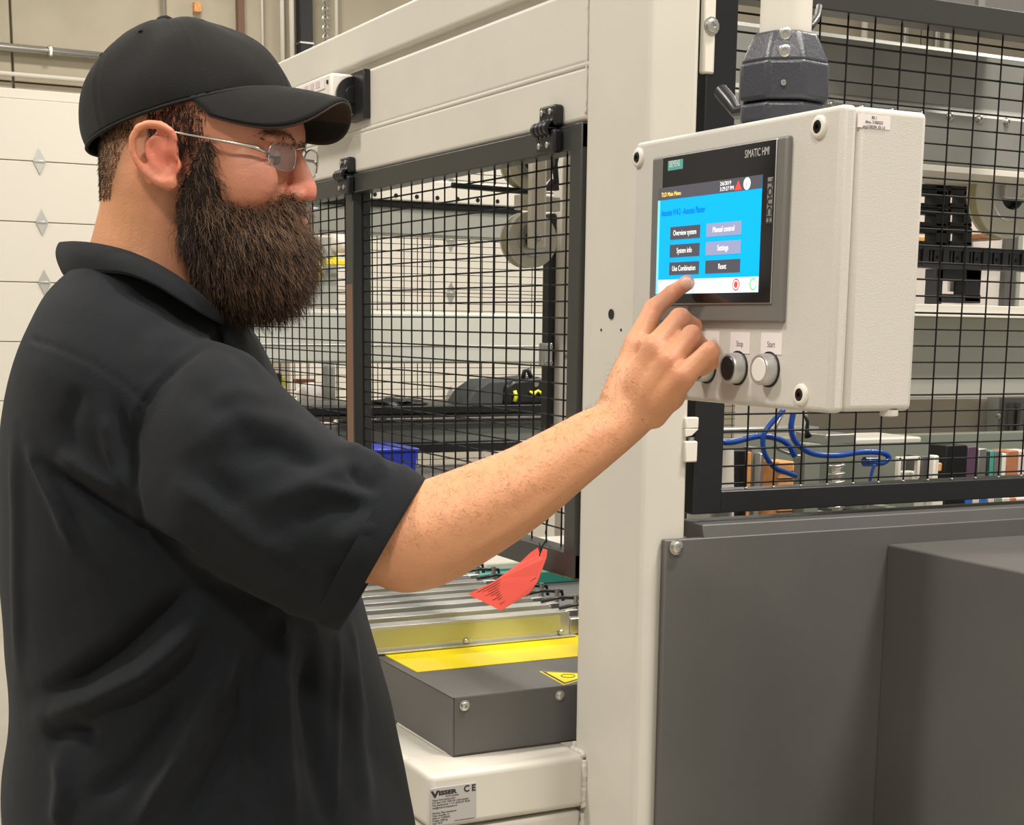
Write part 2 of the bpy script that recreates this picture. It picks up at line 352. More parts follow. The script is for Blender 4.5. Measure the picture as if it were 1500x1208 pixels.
# ------------------------------------------------------------------ left mesh gate
gt = thing('mesh_gate', 'wide dark framed wire mesh gate hinged below the cream beams, left of the corner post', 'gate', (1.09, 2.9, 1.12))
GX0, GX1 = 1.086, 1.124
yR, yL = 1.969, 3.79
MB().box((GX0, yR, 1.752), (GX1, yL, 1.788)).build('top_rail', 'gframe', gt, bev=.002)
MB().box((GX0, yR, 1.121), (GX1, yL, 1.160)).build('bottom_rail', 'gframe', gt, bev=.002)
MB().box((GX0 - .0005, yR, 1.1215), (GX1, 2.004, 1.7885)).build('stile', 'gframe', gt, bev=.002)
MB().box((GX0, 3.70, 1.155), (GX1, yL, 1.756)).build('stile', 'gframe', gt, bev=.002)
MB().box((GX0 + .0005, 2.908, 1.155), (GX1 + .002, 2.947, 1.756)).build('mullion', 'gframe', gt, bev=.002)
MB().box((GX0 + .0002, 2.9095, 1.165), (GX0 + .0008, 2.9455, 1.575)).build('stained_patch', 'rust', gt)
wm = MB(); xm = 1.108; r = .00145
k = 0; y = 2.3037
ys = [2.3037 + .0502 * k for k in range(-7, 32)]
for y in ys:
    if yR < y < yL: wm.cyl((xm, y, 1.158), (xm, y, 1.754), r, 6)
z = 1.7354
while z > 1.165: wm.cyl((xm + .0028, yR + .02, z), (xm + .0028, yL - .02, z), r, 6); z -= .0249
wm.build('wire_mesh', 'wire', gt)['kind'] = 'stuff'
def hinge(q):
    p = onX(*q, GX0 - .004); y, z = p[1], p[2]
    h = bpy.data.objects.new('hinge', None); COL.objects.link(h); h.parent = gt; h.matrix_parent_inverse = Matrix.Translation(gt.location).inverted(); h.empty_display_size = .02
    MB().box((GX0 - .012, y - .025, z + .003), (1.0905, y + .025, z + .034)).build('upper_leaf', 'plastic', h, bev=.004, seg=3)
    MB().box((GX0 - .016, y - .032, z - .036), (GX0 - .0005, y + .026, z - .002)).build('lower_leaf', 'plastic', h, bev=.004, seg=3)
    for k in range(4):
        yy = y - .021 + k * .0125
        MB().cyl((GX0 - .016, yy, z), (GX0 - .016, yy + .009, z), .0105, 16).build('knuckle', 'plastic', h, bev=.001)
        MB().prism([(GX0 - .022, yy, z), (GX0 - .01, yy, z + .017), (GX0 - .004, yy, z + .017), (GX0 - .006, yy, z)], (0, .008, 0)).build('rib', 'plastic', h, bev=.001)
        MB().prism([(GX0 - .022, yy, z), (GX0 - .014, yy, z - .02), (GX0 - .004, yy, z - .02), (GX0 - .006, yy, z)], (0, .008, 0)).build('rib', 'plastic', h, bev=.001)
    for dy in (-.013, .013):
        for zz in (.024, -.024):
            MB().lathe((GX0 - .012 - (.004 if zz < 0 else 0), y + dy, z + zz), (-1, 0, 0), [(0, .0045), (.002, .0045), (.003, .003), (.003, 0)], 12).build('screw', 'steel', h, smooth='auto')
    return h
hinge((807, 190))
hinge((509, 257))
# red card tag
XT = 1.06
tp = [(788, 802), (793, 813), (797, 803), (805, 805), (805, 816), (793, 851), (782, 868), (746, 893), (711, 868), (735, 851), (765, 823), (778, 809)]
V = [onX(*q, XT) for q in tp]
rt = thing('warning_tag', 'red card tag with black print hanging by a wire from the mesh gate', 'tag', tuple(V[0]))
c0 = sum(V) / len(V)
cdv = [np.array([XT + .10 * (v[2] - V[0][2]) - .9 * (v[1] - c0[1]) ** 2, v[1], v[2]]) for v in V]
bm_ = MB().prism(cdv, (.0006, 0, 0)); bm_.build('card', 'tag', rt)
tl = MB()
def tg(u, v):   # u across, v along
    a = np.array(onX(744, 845, XT)) * (1 - v) + np.array(onX(716, 866, XT)) * v
    b = np.array(onX(783, 864, XT)) * (1 - v) + np.array(onX(748, 890, XT)) * v
    p = a * (1 - u) + b * u; return (XT - .0012 + .10 * (p[2] - V[0][2]) - .9 * (p[1] - c0[1]) ** 2, p[1], p[2])
for k in range(11):
    u = .06 + k * .085
    tl.tube([tg(u, .08 - (.6 if k < 9 else .1)), tg(u, .45), tg(u, .92 - .1 * (k % 3))], .00035, 4)
tl.build('print', 'ink', rt)
wr = MB(); q0 = onX(793, 812, XT); q1 = onX(799, 780, XT + .02)
wr.tube([q0 + np.array([-.003, 0, -.002]), onX(794, 800, XT), onX(801, 790, XT + .02), q1, onX(803, 760, XT + .03), onX(802, 735, 1.104)], .0011, 6)
wr.tube([onX(790, 795, XT + .02), onX(797, 830, XT + .03), onX(806, 838, XT + .03), onX(812, 828, XT + .03), onX(806, 800, XT + .03)], .0009, 6)
wr.build('wire_tie', 'wire', rt, smooth=True)

# switch box on the upper beam
sb = thing('switch_box', 'small white switch box with round black bracket on the beam beside the cap brim', 'switch', (1.03, 2.95, 1.92))
yr_, yl_ = 2.823, 3.13; zt_, zb_ = 1.975, 1.888
MB().box((1.076, 2.815, zb_ - .004), (1.0905, 2.90, zt_ + .0)).build('mounting_plate', 'plastic', sb, bev=.002)
MB().box((1.03, 2.87, zb_ + .006), (1.078, 3.12, zt_ - .004)).build('housing', 'white', sb, bev=.005)
MB().lathe((1.074, 2.868, (zt_ + zb_) / 2), (0, -1, 0), [(0, .034), (.006, .034), (.006, .018), (.010, .016), (.010, 0)], 32).build('round_boss', 'plastic', sb, smooth='auto')
MB().box((1.028, 2.90, 1.945), (1.0305, 3.1, 1.966)).build('label_strip', 'paper', sb)
for k in range(3): MB().box((1.0272, 2.925 + k * .034, 1.95), (1.0282, 2.948 + k * .034, 1.962)).build('pictogram', mat('pale pink print', (.6, .5, .5), .6), sb)
MB().lathe((1.03, 2.955, 1.922), (-1, 0, 0), [(0, .014), (.01, .013), (.012, .01), (.012, 0)], 24).build('key_switch', 'steel', sb, smooth='auto')
MB().lathe((1.03, 2.885, 1.955), (-1, 0, 0), [(0, .004), (.002, .004), (.002, 0)], 12).build('screw', 'ink', sb)
tag(MB().box(onX(400, 82, 1.12) - np.array([0, .3, .02]), onX(428, 90, 1.12) + np.array([.08, .2, .03])).build('junction_box', 'alu', bev=.004), 'small grey junction box on top of the beam behind the cap', 'box') if False else None
cbp = [onX(582, 6, 1.13), onX(588, -4, 1.13), onX(600, -8, 1.13)]
tag(MB().tube([(1.13, 2.43, 2.067), (1.13, 2.41, 2.085), (1.13, 2.36, 2.09), (1.13, 2.30, 2.12)], .012, 10).build('cable_end', mat('dark purple cable', (.06, .03, .06), .4), smooth=True), 'dark purple cable lying on top of the cream beam', 'cable')
# ------------------------------------------------------------------ right side (Y = 1.8): cover panel and mesh panel
cp = thing('machine_cover', 'dark grey sheet steel cover with a protruding housing right of the corner post', 'cover', (1.13, 1.785, .2))
MB().box((1.125, 1.7765, .15), (3.2, 1.7885, 1.2055)).build('flat_panel', 'anth', cp, bev=.002)
MB().prism([(1.19, 1.7775, 1.203), (1.19, 1.782, 1.2235), (1.19, 1.845, 1.2245), (1.19, 1.845, 1.20)], (2.0, 0, 0)).build('top_ledge', 'anth', cp, bev=.0018)
MB().box((1.526, 1.25, .15), (3.2, 1.778, 1.178)).build('housing', 'anth', cp, bev=.004, seg=3)
p = onY(990, 801, 1.776); b_ = MB(); hexbolt(b_, p, (0, -1, 0), .0085, .008); b_.build('bolt', 'steel', cp, smooth='auto')
for xx in (1.2, 3.1): MB().box((xx, 1.79, 0), (xx + .06, 1.85, 1.2)).build('leg', 'cream', cp, bev=.004)
rg = thing('mesh_guard', 'black framed wire mesh guard behind the control box on the right side', 'guard', (1.2, 1.82, 1.236))
MB().box((1.184, 1.80, 1.236), (1.234, 1.845, 2.0)).build('stile', 'black', rg, bev=.002)
MB().box((1.186, 1.802, 1.945), (3.3, 1.843, 1.981)).build('top_rail', 'gframe', rg, bev=.002)
MB().box((1.186, 1.802, 1.236), (3.3, 1.843, 1.268)).build('bottom_rail', 'black', rg, bev=.002)
MB().box((3.26, 1.80, 1.236), (3.31, 1.845, 2.0)).build('stile', 'black', rg, bev=.002)
wm = MB(); ym = 1.822; x = 1.4396 - .0497 * 5; xs = []
while x < 3.26:
    if x > 1.236: wm.cyl((x, ym, 1.262), (x, ym, 1.95), .0015, 6); xs.append(x)
    x += .0498
z = 1.931
while z > 1.268: wm.cyl((1.23, ym + .003, z), (3.27, ym + .003, z), .0015, 6); z -= .0252
wm.build('wire_mesh', 'wire', rg)['kind'] = 'stuff'
wt = MB()
for x in xs: wt.lathe((x, ym, 1.267), (0, 0, 1), [(0, .003), (.002, .003), (.003, .0015), (.003, 0)], 8)
wt.build('weld_spots', 'alu', rg)['kind'] = 'stuff'
# brackets between post and panel
bk = thing('panel_bracket', 'white steel bracket with a hex screw at the top of the mesh beside the post', 'bracket', tuple(onY(1040, 60, 1.795)))
a, b = bY(1032, -30, 1049, 108, 1.797, .012); MB().box(a, b).build('plate', 'white', bk, bev=.003)
b_ = MB(); hexbolt(b_, onY(1042, 38, 1.797), (0, -1, 0), .009, .006); b_.build('screw', 'steel', bk, smooth='auto')
bk = thing('panel_catch', 'cream catch block pair at the foot of the mesh panel beside the post', 'catch', tuple(onY(1012, 650, 1.795)))
a, b = bY(1004, 611, 1024, 628, 1.785, .012); MB().box(a, b).build('upper_block', 'white', bk, bev=.002)
MB().prism([onY(1004, 628, 1.785), onY(1024, 628, 1.785), onY(1014, 638, 1.785), onY(1004, 640, 1.785)], (0, .01, 0)).build('wedge', 'white', bk, bev=.001)
a, b = bY(1004, 646, 1022, 677, 1.783, .014); MB().box(a, b).build('lower_block', 'white', bk, bev=.002)
MB().cyl(onY(1012, 640, 1.79), onY(1012, 647, 1.79), .005, 12).build('pin', 'steel', bk)

# ------------------------------------------------------------------ control box with touch screen
XH = .807
hm = thing('control_box', 'light grey control box with touch screen and push buttons on a swing arm', 'control box', (XH, 1.2, 1.43))
yN, yF = 1.022, 1.352; zB, zT = 1.430, 1.682
def onH(px, py, x=XH): return onX(px, py, x)
MB().box((XH, yN, zB), (XH + .016, yF, zT)).build('lid', 'box', hm, bev=.005, seg=4)
MB().box((XH + .012, yN + .010, zB + .006), (XH + .021, yF - .006, zT - .006)).build('gasket', 'black', hm)
MB().box((XH + .018, yN + .002, zB + .001), (.899, yF - .002, zT)).build('body', 'box', hm, bev=.0055, seg=4)
MB().lathe((.88, yN + .01, zB), (0, 0, -1), [(-.002, .008), (.003, .008), (.004, .006), (.004, 0)], 16).build('gland', 'box', hm)
# display unit
TY0, TY1 = onH(1162, 197)[1], onH(963, 233)[1]   # near, far
TZ1 = (onH(1162, 197)[2] + onH(970, 232)[2]) / 2; TZ0 = (onH(1143, 477)[2] + onH(950, 468)[2]) / 2
dp = MB().box((XH - .006, TY0, TZ0), (XH + .002, TY1, TZ1)).build('display_bezel', 'bezel', hm, bev=.0025, seg=3)
gy0, gy1 = onH(1134, 300, XH - .007)[1], onH(971, 300, XH - .007)[1]
gz1, gz0 = onH(1134, 205, XH - .007)[2], onH(1120, 443, XH - .007)[2]
MB().box((XH - .0075, gy0 - .001, gz0 - .001), (XH - .005, gy1 + .001, gz1 + .001)).build('bezel_rim', 'alu', dp, bev=.0005)
MB().box((XH - .0082, gy0, gz0), (XH - .0055, gy1, gz1)).build('front_glass', 'glassblk', dp, bev=.0003)
sy0, sy1 = 1.1195, 1.2915   # near (right), far (left)
sz0, sz1 = onH(1126, 428)[2], onH(1131, 256)[2]
XS = XH - .0084
def emat(name, c, e=1.0): return mat(name, c, .3, emit=e, spec=.2)
S = dict(blue=emat('screen blue', (.0, .33, .78), .72), bar=emat('screen dark bar', (.07, .07, .085), .6), white=emat('screen white', (.62, .74, .84), .75),
         btn=emat('screen grey button', (.06, .06, .075), .7), btn2=emat('screen pale button', (.22, .25, .40), .7), txt=emat('screen text', (.8, .8, .8), .8), yel=emat('screen yellow text', (.9, .6, .1), 1),
         dk=emat('screen dark blue text', (.0, .10, .35), .8), red=emat('screen red', (.85, .05, .04), 1), grn=emat('screen green', (.1, .5, .1), 1), hl=emat('screen light blue', (.15, .55, .85), .75))
scn = MB().box((XS, sy0, sz0), (XS + .0003, sy1, sz1)).build('screen', S['blue'], hm)
SW, SH = sy1 - sy0, sz1 - sz0
def su(u, v, e=.0001): return (XS - e, sy1 - u * SW, sz1 - v * SH)
def rect(u0, v0, u1, v1, m, name, e=.0002):
    a, b = su(u0, v0, 0), su(u1, v1, e); return B(a, b).build(name, S[m], scn)
rect(0, 0, 1, .115, 'bar', 'status_bar'); rect(0, .865, 1, 1, 'white', 'footer_bar'); rect(0, .115, .022, 1, 'hl', 'edge_glow', .00025)
text('TLD Main Menu', su(.035, .068, .0003), .0056, S['yel'], 'X', scn, sx=.95, extrude=.00005)
text('2/6/2019', su(.62, .035, .0003), .005, S['txt'], 'X', scn, extrude=.00005); text('3:29:27 PM', su(.62, .082, .0003), .005, S['txt'], 'X', scn, extrude=.00005)
MB().prism([su(.76, .105, .0002), su(.82, .105, .0002), su(.79, .025, .0002)], (-.0002, 0, 0)).build('alarm_symbol', S['red'], scn)
def disc(u, v, r, m, name, e=.0003):
    c = su(u, v, 0); return MB().cyl(c, (c[0] - e, c[1], c[2]), r, 28).build(name, S[m], scn)
disc(.868, .06, .0054, 'txt', 'info_disc'); text('i', su(.862, .06, .0005), .008, S['dk'], 'X', scn, extrude=.00005)
text('Autostix V14.2 - Autostix Planter', su(.04, .24, .0003), .0085, S['dk'], 'X', scn, sx=.66, extrude=.00005)
for (u0, u1, c, labs) in ((.14, .44, 0, ['Overview system', 'System info', 'Use Combination']), (.505, .83, 1, ['Manual control', 'Settings', 'Reset'])):
    for k, lb in enumerate(labs):
        v0 = .375 + k * .165; m = 'btn2' if (c == 1 and k < 2) else 'btn'
        b_ = rect(u0, v0, u1, v0 + .118, m, 'screen_button', .0004)
        text(lb, su((u0 + u1) / 2, v0 + .06, .0005), .0072, S['txt'], 'X', scn, align='CENTER', sx=.8, extrude=.00005)
disc(.80, .93, .0055, 'red', 'stop_symbol'); disc(.80, .93, .0043, 'white', 'stop_symbol_ring', .0004); disc(.80, .93, .003, 'red', 'stop_symbol_centre', .0005)
c = su(.955, .93, 0); MB().cyl(c, (c[0] - .0003, c[1], c[2]), .0055, 28).build('start_symbol', S['grn'], scn); disc(.958, .93, .0042, 'white', 'start_symbol_ring', .0004)
# writing on the glass
lg = B(onH(979, 236, XH - .0082), onH(1000, 247, XH - .0085)); lgm = mat('teal logo field', (.10, .42, .38), .5); lg.build('logo_field', lgm, dp)
gl = onH(980, 241.5, XH - .0087); text('SIEMENS', gl, .0085, mat('white print', (.85, .85, .85), .5), 'X', dp, sx=.62, extrude=.00005)
gl = onH(1091, 226.5, XH - .0087); text('SIMATIC HMI', gl, .0098, mat('grey print', (.55, .53, .5), .5), 'X', dp, sx=.66, extrude=.00005)
fa, fb = onH(1124, 260, XH - .0082), onH(1132, 322, XH - .0086); B((fa[0], gy0 + .001, fb[2] - .003), (fb[0], gy0 + .0085, fa[2])).build('touch_field', mat('grey field', (.22, .22, .22), .5), dp)
tt = text('TOUCH', (XH - .0089, gy0 + .0048, fa[2] - .001), .0098, 'ink', 'P', dp, xdir=(0, 0, -1), ydir=(0, -1, 0), sx=1.12, extrude=.00005, bold=.02)
# corner screws
for i, q in enumerate(((936, 231), (1201, 186), (1174, 578), None)):
    p = onH(*q) if q else np.array([XH, yF - .014, zB + .016])
    MB().lathe(p, (-1, 0, 0), [(-.001, .0098), (.0015, .0096), (.003, .0082), (.003, .0055)], 28).build('screw_collar', 'white', hm, smooth=True)
    MB().lathe(p, (-1, 0, 0), [(.0, .0055), (.002, .0055), (.0035, .004), (.0035, .002), (.001, .002), (.001, 0)], 16).build('lid_screw', 'glassblk', hm, smooth='auto')
# push buttons
for i, (q, capm, lb) in enumerate((((1127, 541), mat('white button cap', (.75, .72, .66), .35), 'Start'), ((1081, 539), 'plastic', 'Stop'), ((1036, 537), mat('clear blue button cap', (.25, .28, .33), .3), 'Reset'))):
    p = onH(*q); bt = MB().lathe(p, (-1, 0, 0), [(0, .0155), (.001, .0155), (.001, .0142), (.0105, .0138), (.012, .0128), (.012, .0112), (.0105, .0110)], 40).build('push_button', mat('satin ring', (.52, .51, .5), .38, .6), hm, smooth='auto')
    MB().lathe(p, (-1, 0, 0), [(0, .0158), (.0012, .0158), (.0012, .0142)], 40).build('ring_seal', 'black', bt)
    MB().lathe(p, (-1, 0, 0), [(.008, .0110), (.0115, .0108), (.0122, .0100), (.0122, 0)], 40).build('button_cap', capm, bt, smooth='auto')
    lq = {0: (1130, 503), 1: (1084, 502), 2: (1040, 500)}[i]
    l = onH(*lq, XH - .0004); bb_ = B((XH - .0006, l[1] - .0155, l[2] - .0095), (XH + .0002, l[1] + .0155, l[2] + .0095)).build('button_label', 'paper', hm)
    text(lb, (XH - .0008, l[1], l[2] - .001), .0075, mat('grey label print', (.2, .2, .22), .6), 'X', bb_, align='CENTER', sx=.8, extrude=.00005)
# sticker on the side
a, b = onY(1257, 164, yN + .002), onY(1303, 190, yN + .002)
bz = onY(1257, 186, yN + .002)[2]; st = B((a[0], yN + .0016, bz), (b[0], yN + .0025, a[2] - .001)).build('sticker', 'paper', hm)
for k, t in enumerate(('BK.1', 'dhno. 310S0232', 'prg.S100294_03-1.0')):
    text(t, ((a[0] + b[0]) / 2, yN + .0014, a[2] - .0034 - k * .0037), .0034, 'ink', 'Y', st, align='CENTER', sx=.85, extrude=.00005)
# swing arm above
pc = (.862, 1.181)
arm = thing('swing_arm', 'cream tube with slate grey coupling holding up the control box', 'arm', (*pc, zT))
MB().cyl((*pc, 1.74), (*pc, 2.25), .0235, 40).build('tube', 'white', arm, smooth='auto')
def octo(z0, z1, r0, r1, m=arm, name='coupling'):
    mb = MB(); n = 8; vs = []; 
    for (z, r) in ((z0, r0), (z1, r1)):
        for j in range(n):
            a = 2 * PI * (j + .5) / n + .2; vs.append((pc[0] + r * math.cos(a), pc[1] + r * math.sin(a), z))
    mb.add(vs, [(j, (j + 1) % n, (j + 1) % n + n, j + n) for j in range(n)] + [tuple(reversed(range(n))), tuple(range(n, 2 * n))])
    return mb.build(name, 'coupling', m, bev=.004, seg=3)
octo(1.684, 1.702, .0415, .0415, name='lower_collar'); octo(1.7035, 1.738, .0435, .0435); 
octo(1.736, 1.765, .0435, .030, name='upper_collar')
dirv = Vector((-pc[0], -pc[1], 0)).normalized(); 
for (zz, r) in ((1.7605, .0055), (1.7445, .0055), (1.7165, .0028)):
    q = Vector((*pc, zz)) + dirv * (.0405 if zz < 1.74 else (.0395 - (zz - 1.738) * .42))
    MB().lathe(q, dirv, [(-.004, r), (.0022, r), (.003, r * .8), (.003, r * .45), (.001, r * .4), (.001, 0)], 18).build('set_screw', 'steel', arm, smooth='auto')
hp = onX(1082, 172, .86); ha = [pc[0] - .0, pc[1] + .04, 1.705]
hpts = [np.array(ha), onX(1080, 165, .86), onX(1068, 148, .86), onX(1056, 134, .86)]
MB().tube(hpts, [.006, .0065, .0075, .0075], 12).build('clamp_lever', 'plastic', arm, smooth='auto')
cb_ = MB().tube([onY(1182, 45, 1.4), onY(1190, 36, 1.42), onY(1197, 26, 1.5), onY(1200, 10, 1.6)], .004, 8)
tag(cb_.build('black_cable', 'plastic', smooth=True), 'thin black cable behind the cream tube above the control box', 'cable')
# ------------------------------------------------------------------ inside the machine, seen through the left mesh gate
def part(q, Y, dep, name, m, parent, bev=.003):
    a, b = bY(*q, Y, dep); return MB().box(a, b).build(name, m, parent, bev=bev)
ff = thing('rear_mesh_fence', 'fine black wire mesh fence at the far side of the machine seen through the gate', 'fence', (1.3, 4.9, 0))
YF = 4.98
wm = MB(); x = 1.25
while x < 6.4: wm.cyl((x, YF, 1.0), (x, YF, 2.25), .0016, 4); x += .05
z = 1.02
while z < 2.25: wm.cyl((1.22, YF + .003, z), (6.42, YF + .003, z), .0015, 4); z += .025
wm.build('wire_mesh', 'wire', ff)['kind'] = 'stuff'
for x in (1.2, 3.2, 6.4): MB().box((x, YF - .02, 0), (x + .04, YF + .02, 2.27)).build('post', 'black', ff, bev=.003)
MB().box((1.2, YF - .02, 2.25), (6.44, YF + .02, 2.29)).build('top_rail', 'black', ff, bev=.003)
MB().box((1.2, YF - .02, .96), (6.44, YF + .02, 1.0)).build('bottom_rail', 'black', ff, bev=.003)
hr = thing('perforated_rail', 'white rail with a row of round black holes high behind the mesh gate', 'rail', tuple(onY(600, 290, 3.5)))
part((430, 262, 763, 294), 3.5, .05, 'rail_body', 'white', hr)
zc = onY(610, 288, 3.5)[2]; x = onY(549, 283, 3.5)[0]
for k in range(-3, 8):
    xx = x + k * (onY(580, 285, 3.5)[0] - x); MB().cyl((xx, 3.499, zc), (xx, 3.5015, zc), .0052, 14).build('hole', 'black', hr)
part((430, 295, 763, 303), 3.51, .03, 'slot_strip', 'plastic', hr)
gb2 = thing('inner_beam', 'mid grey horizontal beam under the perforated rail', 'beam', tuple(onY(600, 320, 3.5)))
part((400, 303, 770, 343), 3.52, .1, 'beam_body', mat('mid grey enamel', (.36, .37, .33), .4), gb2)
part((456, 303, 468, 343), 3.51, .02, 'bolt_plate', 'alu', gb2)
lb = thing('crossbeam', 'wide light grey crossbeam behind the mesh gate at chest height', 'beam', tuple(onY(600, 490, 4.2)))
part((350, 456, 806, 532), 4.2, .12, 'beam_body', mat('light grey enamel', (.56, .57, .51), .38), lb, .008)
part((350, 505, 806, 507), 4.197, .005, 'seam', 'alu', lb, .001)
pc2 = thing('pulley_column', 'white vertical column with two large cream pulleys behind the mesh gate', 'pulley', tuple(onY(790, 600, 2.8)))
part((821, 200, 838, 640), 2.85, .04, 'column', 'white', pc2)
part((803, 312, 813, 640), 2.87, .03, 'toothed_rack', 'plastic', pc2)
part((780, 190, 802, 364), 2.76, .025, 'carrier_arm', 'white', pc2, .006)
part((762, 286, 822, 308), 2.80, .03, 'clamp_plate', 'white', pc2)
part((795, 502, 810, 537), 2.85, .02, 'bracket', 'steel', pc2)
for q in ((799, 508), (806, 508), (799, 531), (806, 531), (831, 388), (831, 520)):
    b_ = MB(); hexbolt(b_, onY(*q, 2.849), (0, -1, 0), .004, .006); b_.build('bolt', 'steel', pc2, smooth='auto')
MB().tube([onY(662, 271, 2.84), onY(775, 281, 2.84)], .006, 8).build('push_rod', 'plastic', pc2)
def pulley(c, r, Y, par):
    p = onY(*c, Y)
    w = MB().lathe(p, (0, 1, 0), [(0, r * .34), (0, r * .98), (.004, r), (.010, r), (.010, r * .93), (.032, r * .93), (.032, r), (.04, r), (.04, 0)], 48).build('pulley', mat('cream pulley', (.62, .60, .51), .45), par, smooth='auto')
    MB().lathe(p, (0, 1, 0), [(-.001, r * .62), (-.004, r * .60), (-.004, r * .36), (.001, r * .34)], 48).build('hub_ring', 'alu', w, smooth='auto')
    MB().lathe(p + np.array([0, .02, 0]), (0, -1, 0), [(0, r * .33), (.005, r * .33), (.005, 0)], 24).build('hub_recess', 'plastic', w)
    MB().lathe(p, (0, 1, 0), [(.011, r * .935), (.011, r * .985), (.031, r * .985), (.031, r * .935)], 48).build('belt', mat('tan belt', (.42, .38, .22), .6), w, smooth='auto')
pulley((781, 351), .056, 2.80, pc2); pulley((779, 236), .054, 2.81, pc2)
b_ = MB(); hexbolt(b_, onY(789, 349, 2.758), (0, -1, 0), .006, .006); b_.build('bolt', 'steel', pc2, smooth='auto')
MB().prism([onY(800, 279, 2.78), onY(820, 279, 2.78), onY(818, 262, 2.78), onY(812, 262, 2.78)], (0, .02, 0)).build('dark_wedge', mat('maroon plastic', (.06, .02, .035), .4), pc2, bev=.002)
MB().tube([onY(815, 270, 2.78), onY(813, 240, 2.8), onY(818, 215, 2.8), onY(816, 190, 2.8)], .006, 8).build('hose', 'plastic', pc2, smooth=True)
# shelf with things on it
sh = thing('inner_shelf', 'black shelf rail across the machine with a grey beam below it', 'shelf', (1.3, 4.0, 0))
part((450, 594, 834, 606), 4.0, .35, 'shelf_board', 'black', sh)
part((450, 607, 834, 612), 4.08, .2, 'white_edge', 'white', sh)
part((500, 613, 803, 618), 3.99, .02, 'black_strip', 'black', sh)
part((440, 620, 834, 648), 4.02, .08, 'grey_beam', mat('grey beam enamel', (.17, .18, .165), .4), sh)
part((440, 650, 762, 664), 4.0, .05, 'dark_beam', 'plastic', sh)
za = onY(600, 650, 4.0)[2]
for px in (455, 826): x = onY(px, 620, 4.1)[0]; MB().box((x, 4.1, 0), (x + .05, 4.15, za)).build('leg', 'cream', sh)
def blob(name, m, c, s, parent=None, seed=0, sub=3, amp=.25, flat=None):
    bm = bmesh.new(); bmesh.ops.create_icosphere(bm, subdivisions=sub, radius=1)
    for v in bm.verts:
        n_ = noise.noise(v.co * 1.7 + Vector((seed, seed * 2, 0))); k = 1 + amp * n_
        co = v.co * k; v.co = Vector((c[0] + co.x * s[0], c[1] + co.y * s[1], c[2] + max(co.z, -.8) * s[2]))
    me = bpy.data.meshes.new(name); bm.to_mesh(me); bm.free(); me.materials.append(MT[m] if isinstance(m, str) else m)
    for p in me.polygons: p.use_smooth = True
    o = bpy.data.objects.new(name, me); COL.objects.link(o)
    if parent: o.parent = parent; o.matrix_parent_inverse = Matrix.Translation(parent.location).inverted()
    return o
zs = onY(600, 594, 4.0)[2]
p = onY(775, 570, 4.06)
bag = thing('tool_bag', 'black tool bag with bright yellow trim on the black shelf near the white column', 'bag', (p[0], 4.06, zs))
MB().prism([onY(740, 594, 4.03), onY(742, 565, 4.03), onY(752, 556, 4.03), onY(792, 552, 4.03), onY(808, 560, 4.03), onY(812, 594, 4.03)], (0, .16, 0)).build('bag_body', 'plastic', bag, bev=.012, seg=3)
MB().tube([onY(766, 556, 4.05), onY(768, 543, 4.05), onY(773, 541, 4.05), onY(779, 555, 4.05)], .007, 8).build('handle', 'plastic', bag, smooth=True)
ylm = mat('lime yellow plastic', (.75, .72, .05), .4)
MB().tube([onY(754, 572, 4.02), onY(756, 580, 4.02), onY(754, 588, 4.02)], .006, 8).build('yellow_clip', ylm, bag, smooth=True)
MB().tube([onY(776, 573, 4.02), onY(782, 577, 4.02), onY(788, 572, 4.02), onY(795, 578, 4.02), onY(803, 572, 4.02)], [.003, .007, .004, .008, .003], 8).build('yellow_trim', ylm, bag, smooth=True)
MB().cyl(onY(785, 562, 4.025), onY(785, 562, 4.035), .009, 16).build('steel_lock', 'steel', bag)
tag(MB().prism([onY(680, 594, 4.05), onY(694, 572, 4.05), onY(716, 557, 4.05), onY(746, 556, 4.05), onY(738, 594, 4.05)], (0, .14, 0)).build('grey_hood', mat('dark slate cloth', (.06, .065, .065), .7), bev=.008), 'dark slate sloped hood lying left of the tool bag on the shelf', 'hood')
tag(blob('black_cloth', 'plastic', onY(580, 590, 4.1), (.078, .07, .014), seed=3, amp=.5), 'low black folded cloth on the shelf just right of the gate mullion', 'cloth')
tb = thing('work_table', 'cluttered white table far left behind the gate mesh', 'table', tuple(onY(450, 600, 4.3)))
part((400, 590, 506, 596), 4.45, .3, 'table_top', 'white', tb)
for px in (402, 500): x = onY(px, 600, 4.5)[0]; MB().box((x, 4.5, 0), (x + .03, 4.53, onY(px, 592, 4.5)[2])).build('leg', 'alu', tb)
def top_thing(q, Y, dep, name, m, lab, cat, bev=.004): 
    a, b = bY(*q, Y, dep); return tag(MB().box(a, b).build(name, m, bev=bev), lab, cat)
top_thing((478, 533, 493, 590), 4.52, .05, 'grey_canister', mat('grey canister', (.30, .31, .30), .4), 'tall grey canister on the white table behind the mesh', 'canister', .01)
tag(blob('white_sack', 'paper', onY(457, 578, 4.6), (.05, .06, .038), seed=5, amp=.3), 'crumpled white sack on the table behind the gate mesh', 'sack')
top_thing((434, 555, 461, 560), 4.5, .03, 'brown_strip', 'wood', 'thin brown wooden strip above the white sack', 'strip', .002)
top_thing((398, 546, 414, 577), 4.52, .08, 'black_device', 'plastic', 'black device with a yellow edge on the table beside the shirt front', 'device', .006)
top_thing((413, 552, 418, 566), 4.515, .05, 'yellow_guard', ylm, 'small yellow guard on the right edge of the black device', 'guard', .002)
top_thing((462, 608, 490, 618), 4.35, .08, 'red_case', mat('dull red plastic', (.45, .08, .06), .5), 'dull red case under the white table behind the mesh', 'case')
ylw = mat('yellow strap', (.85, .68, .03), .45)
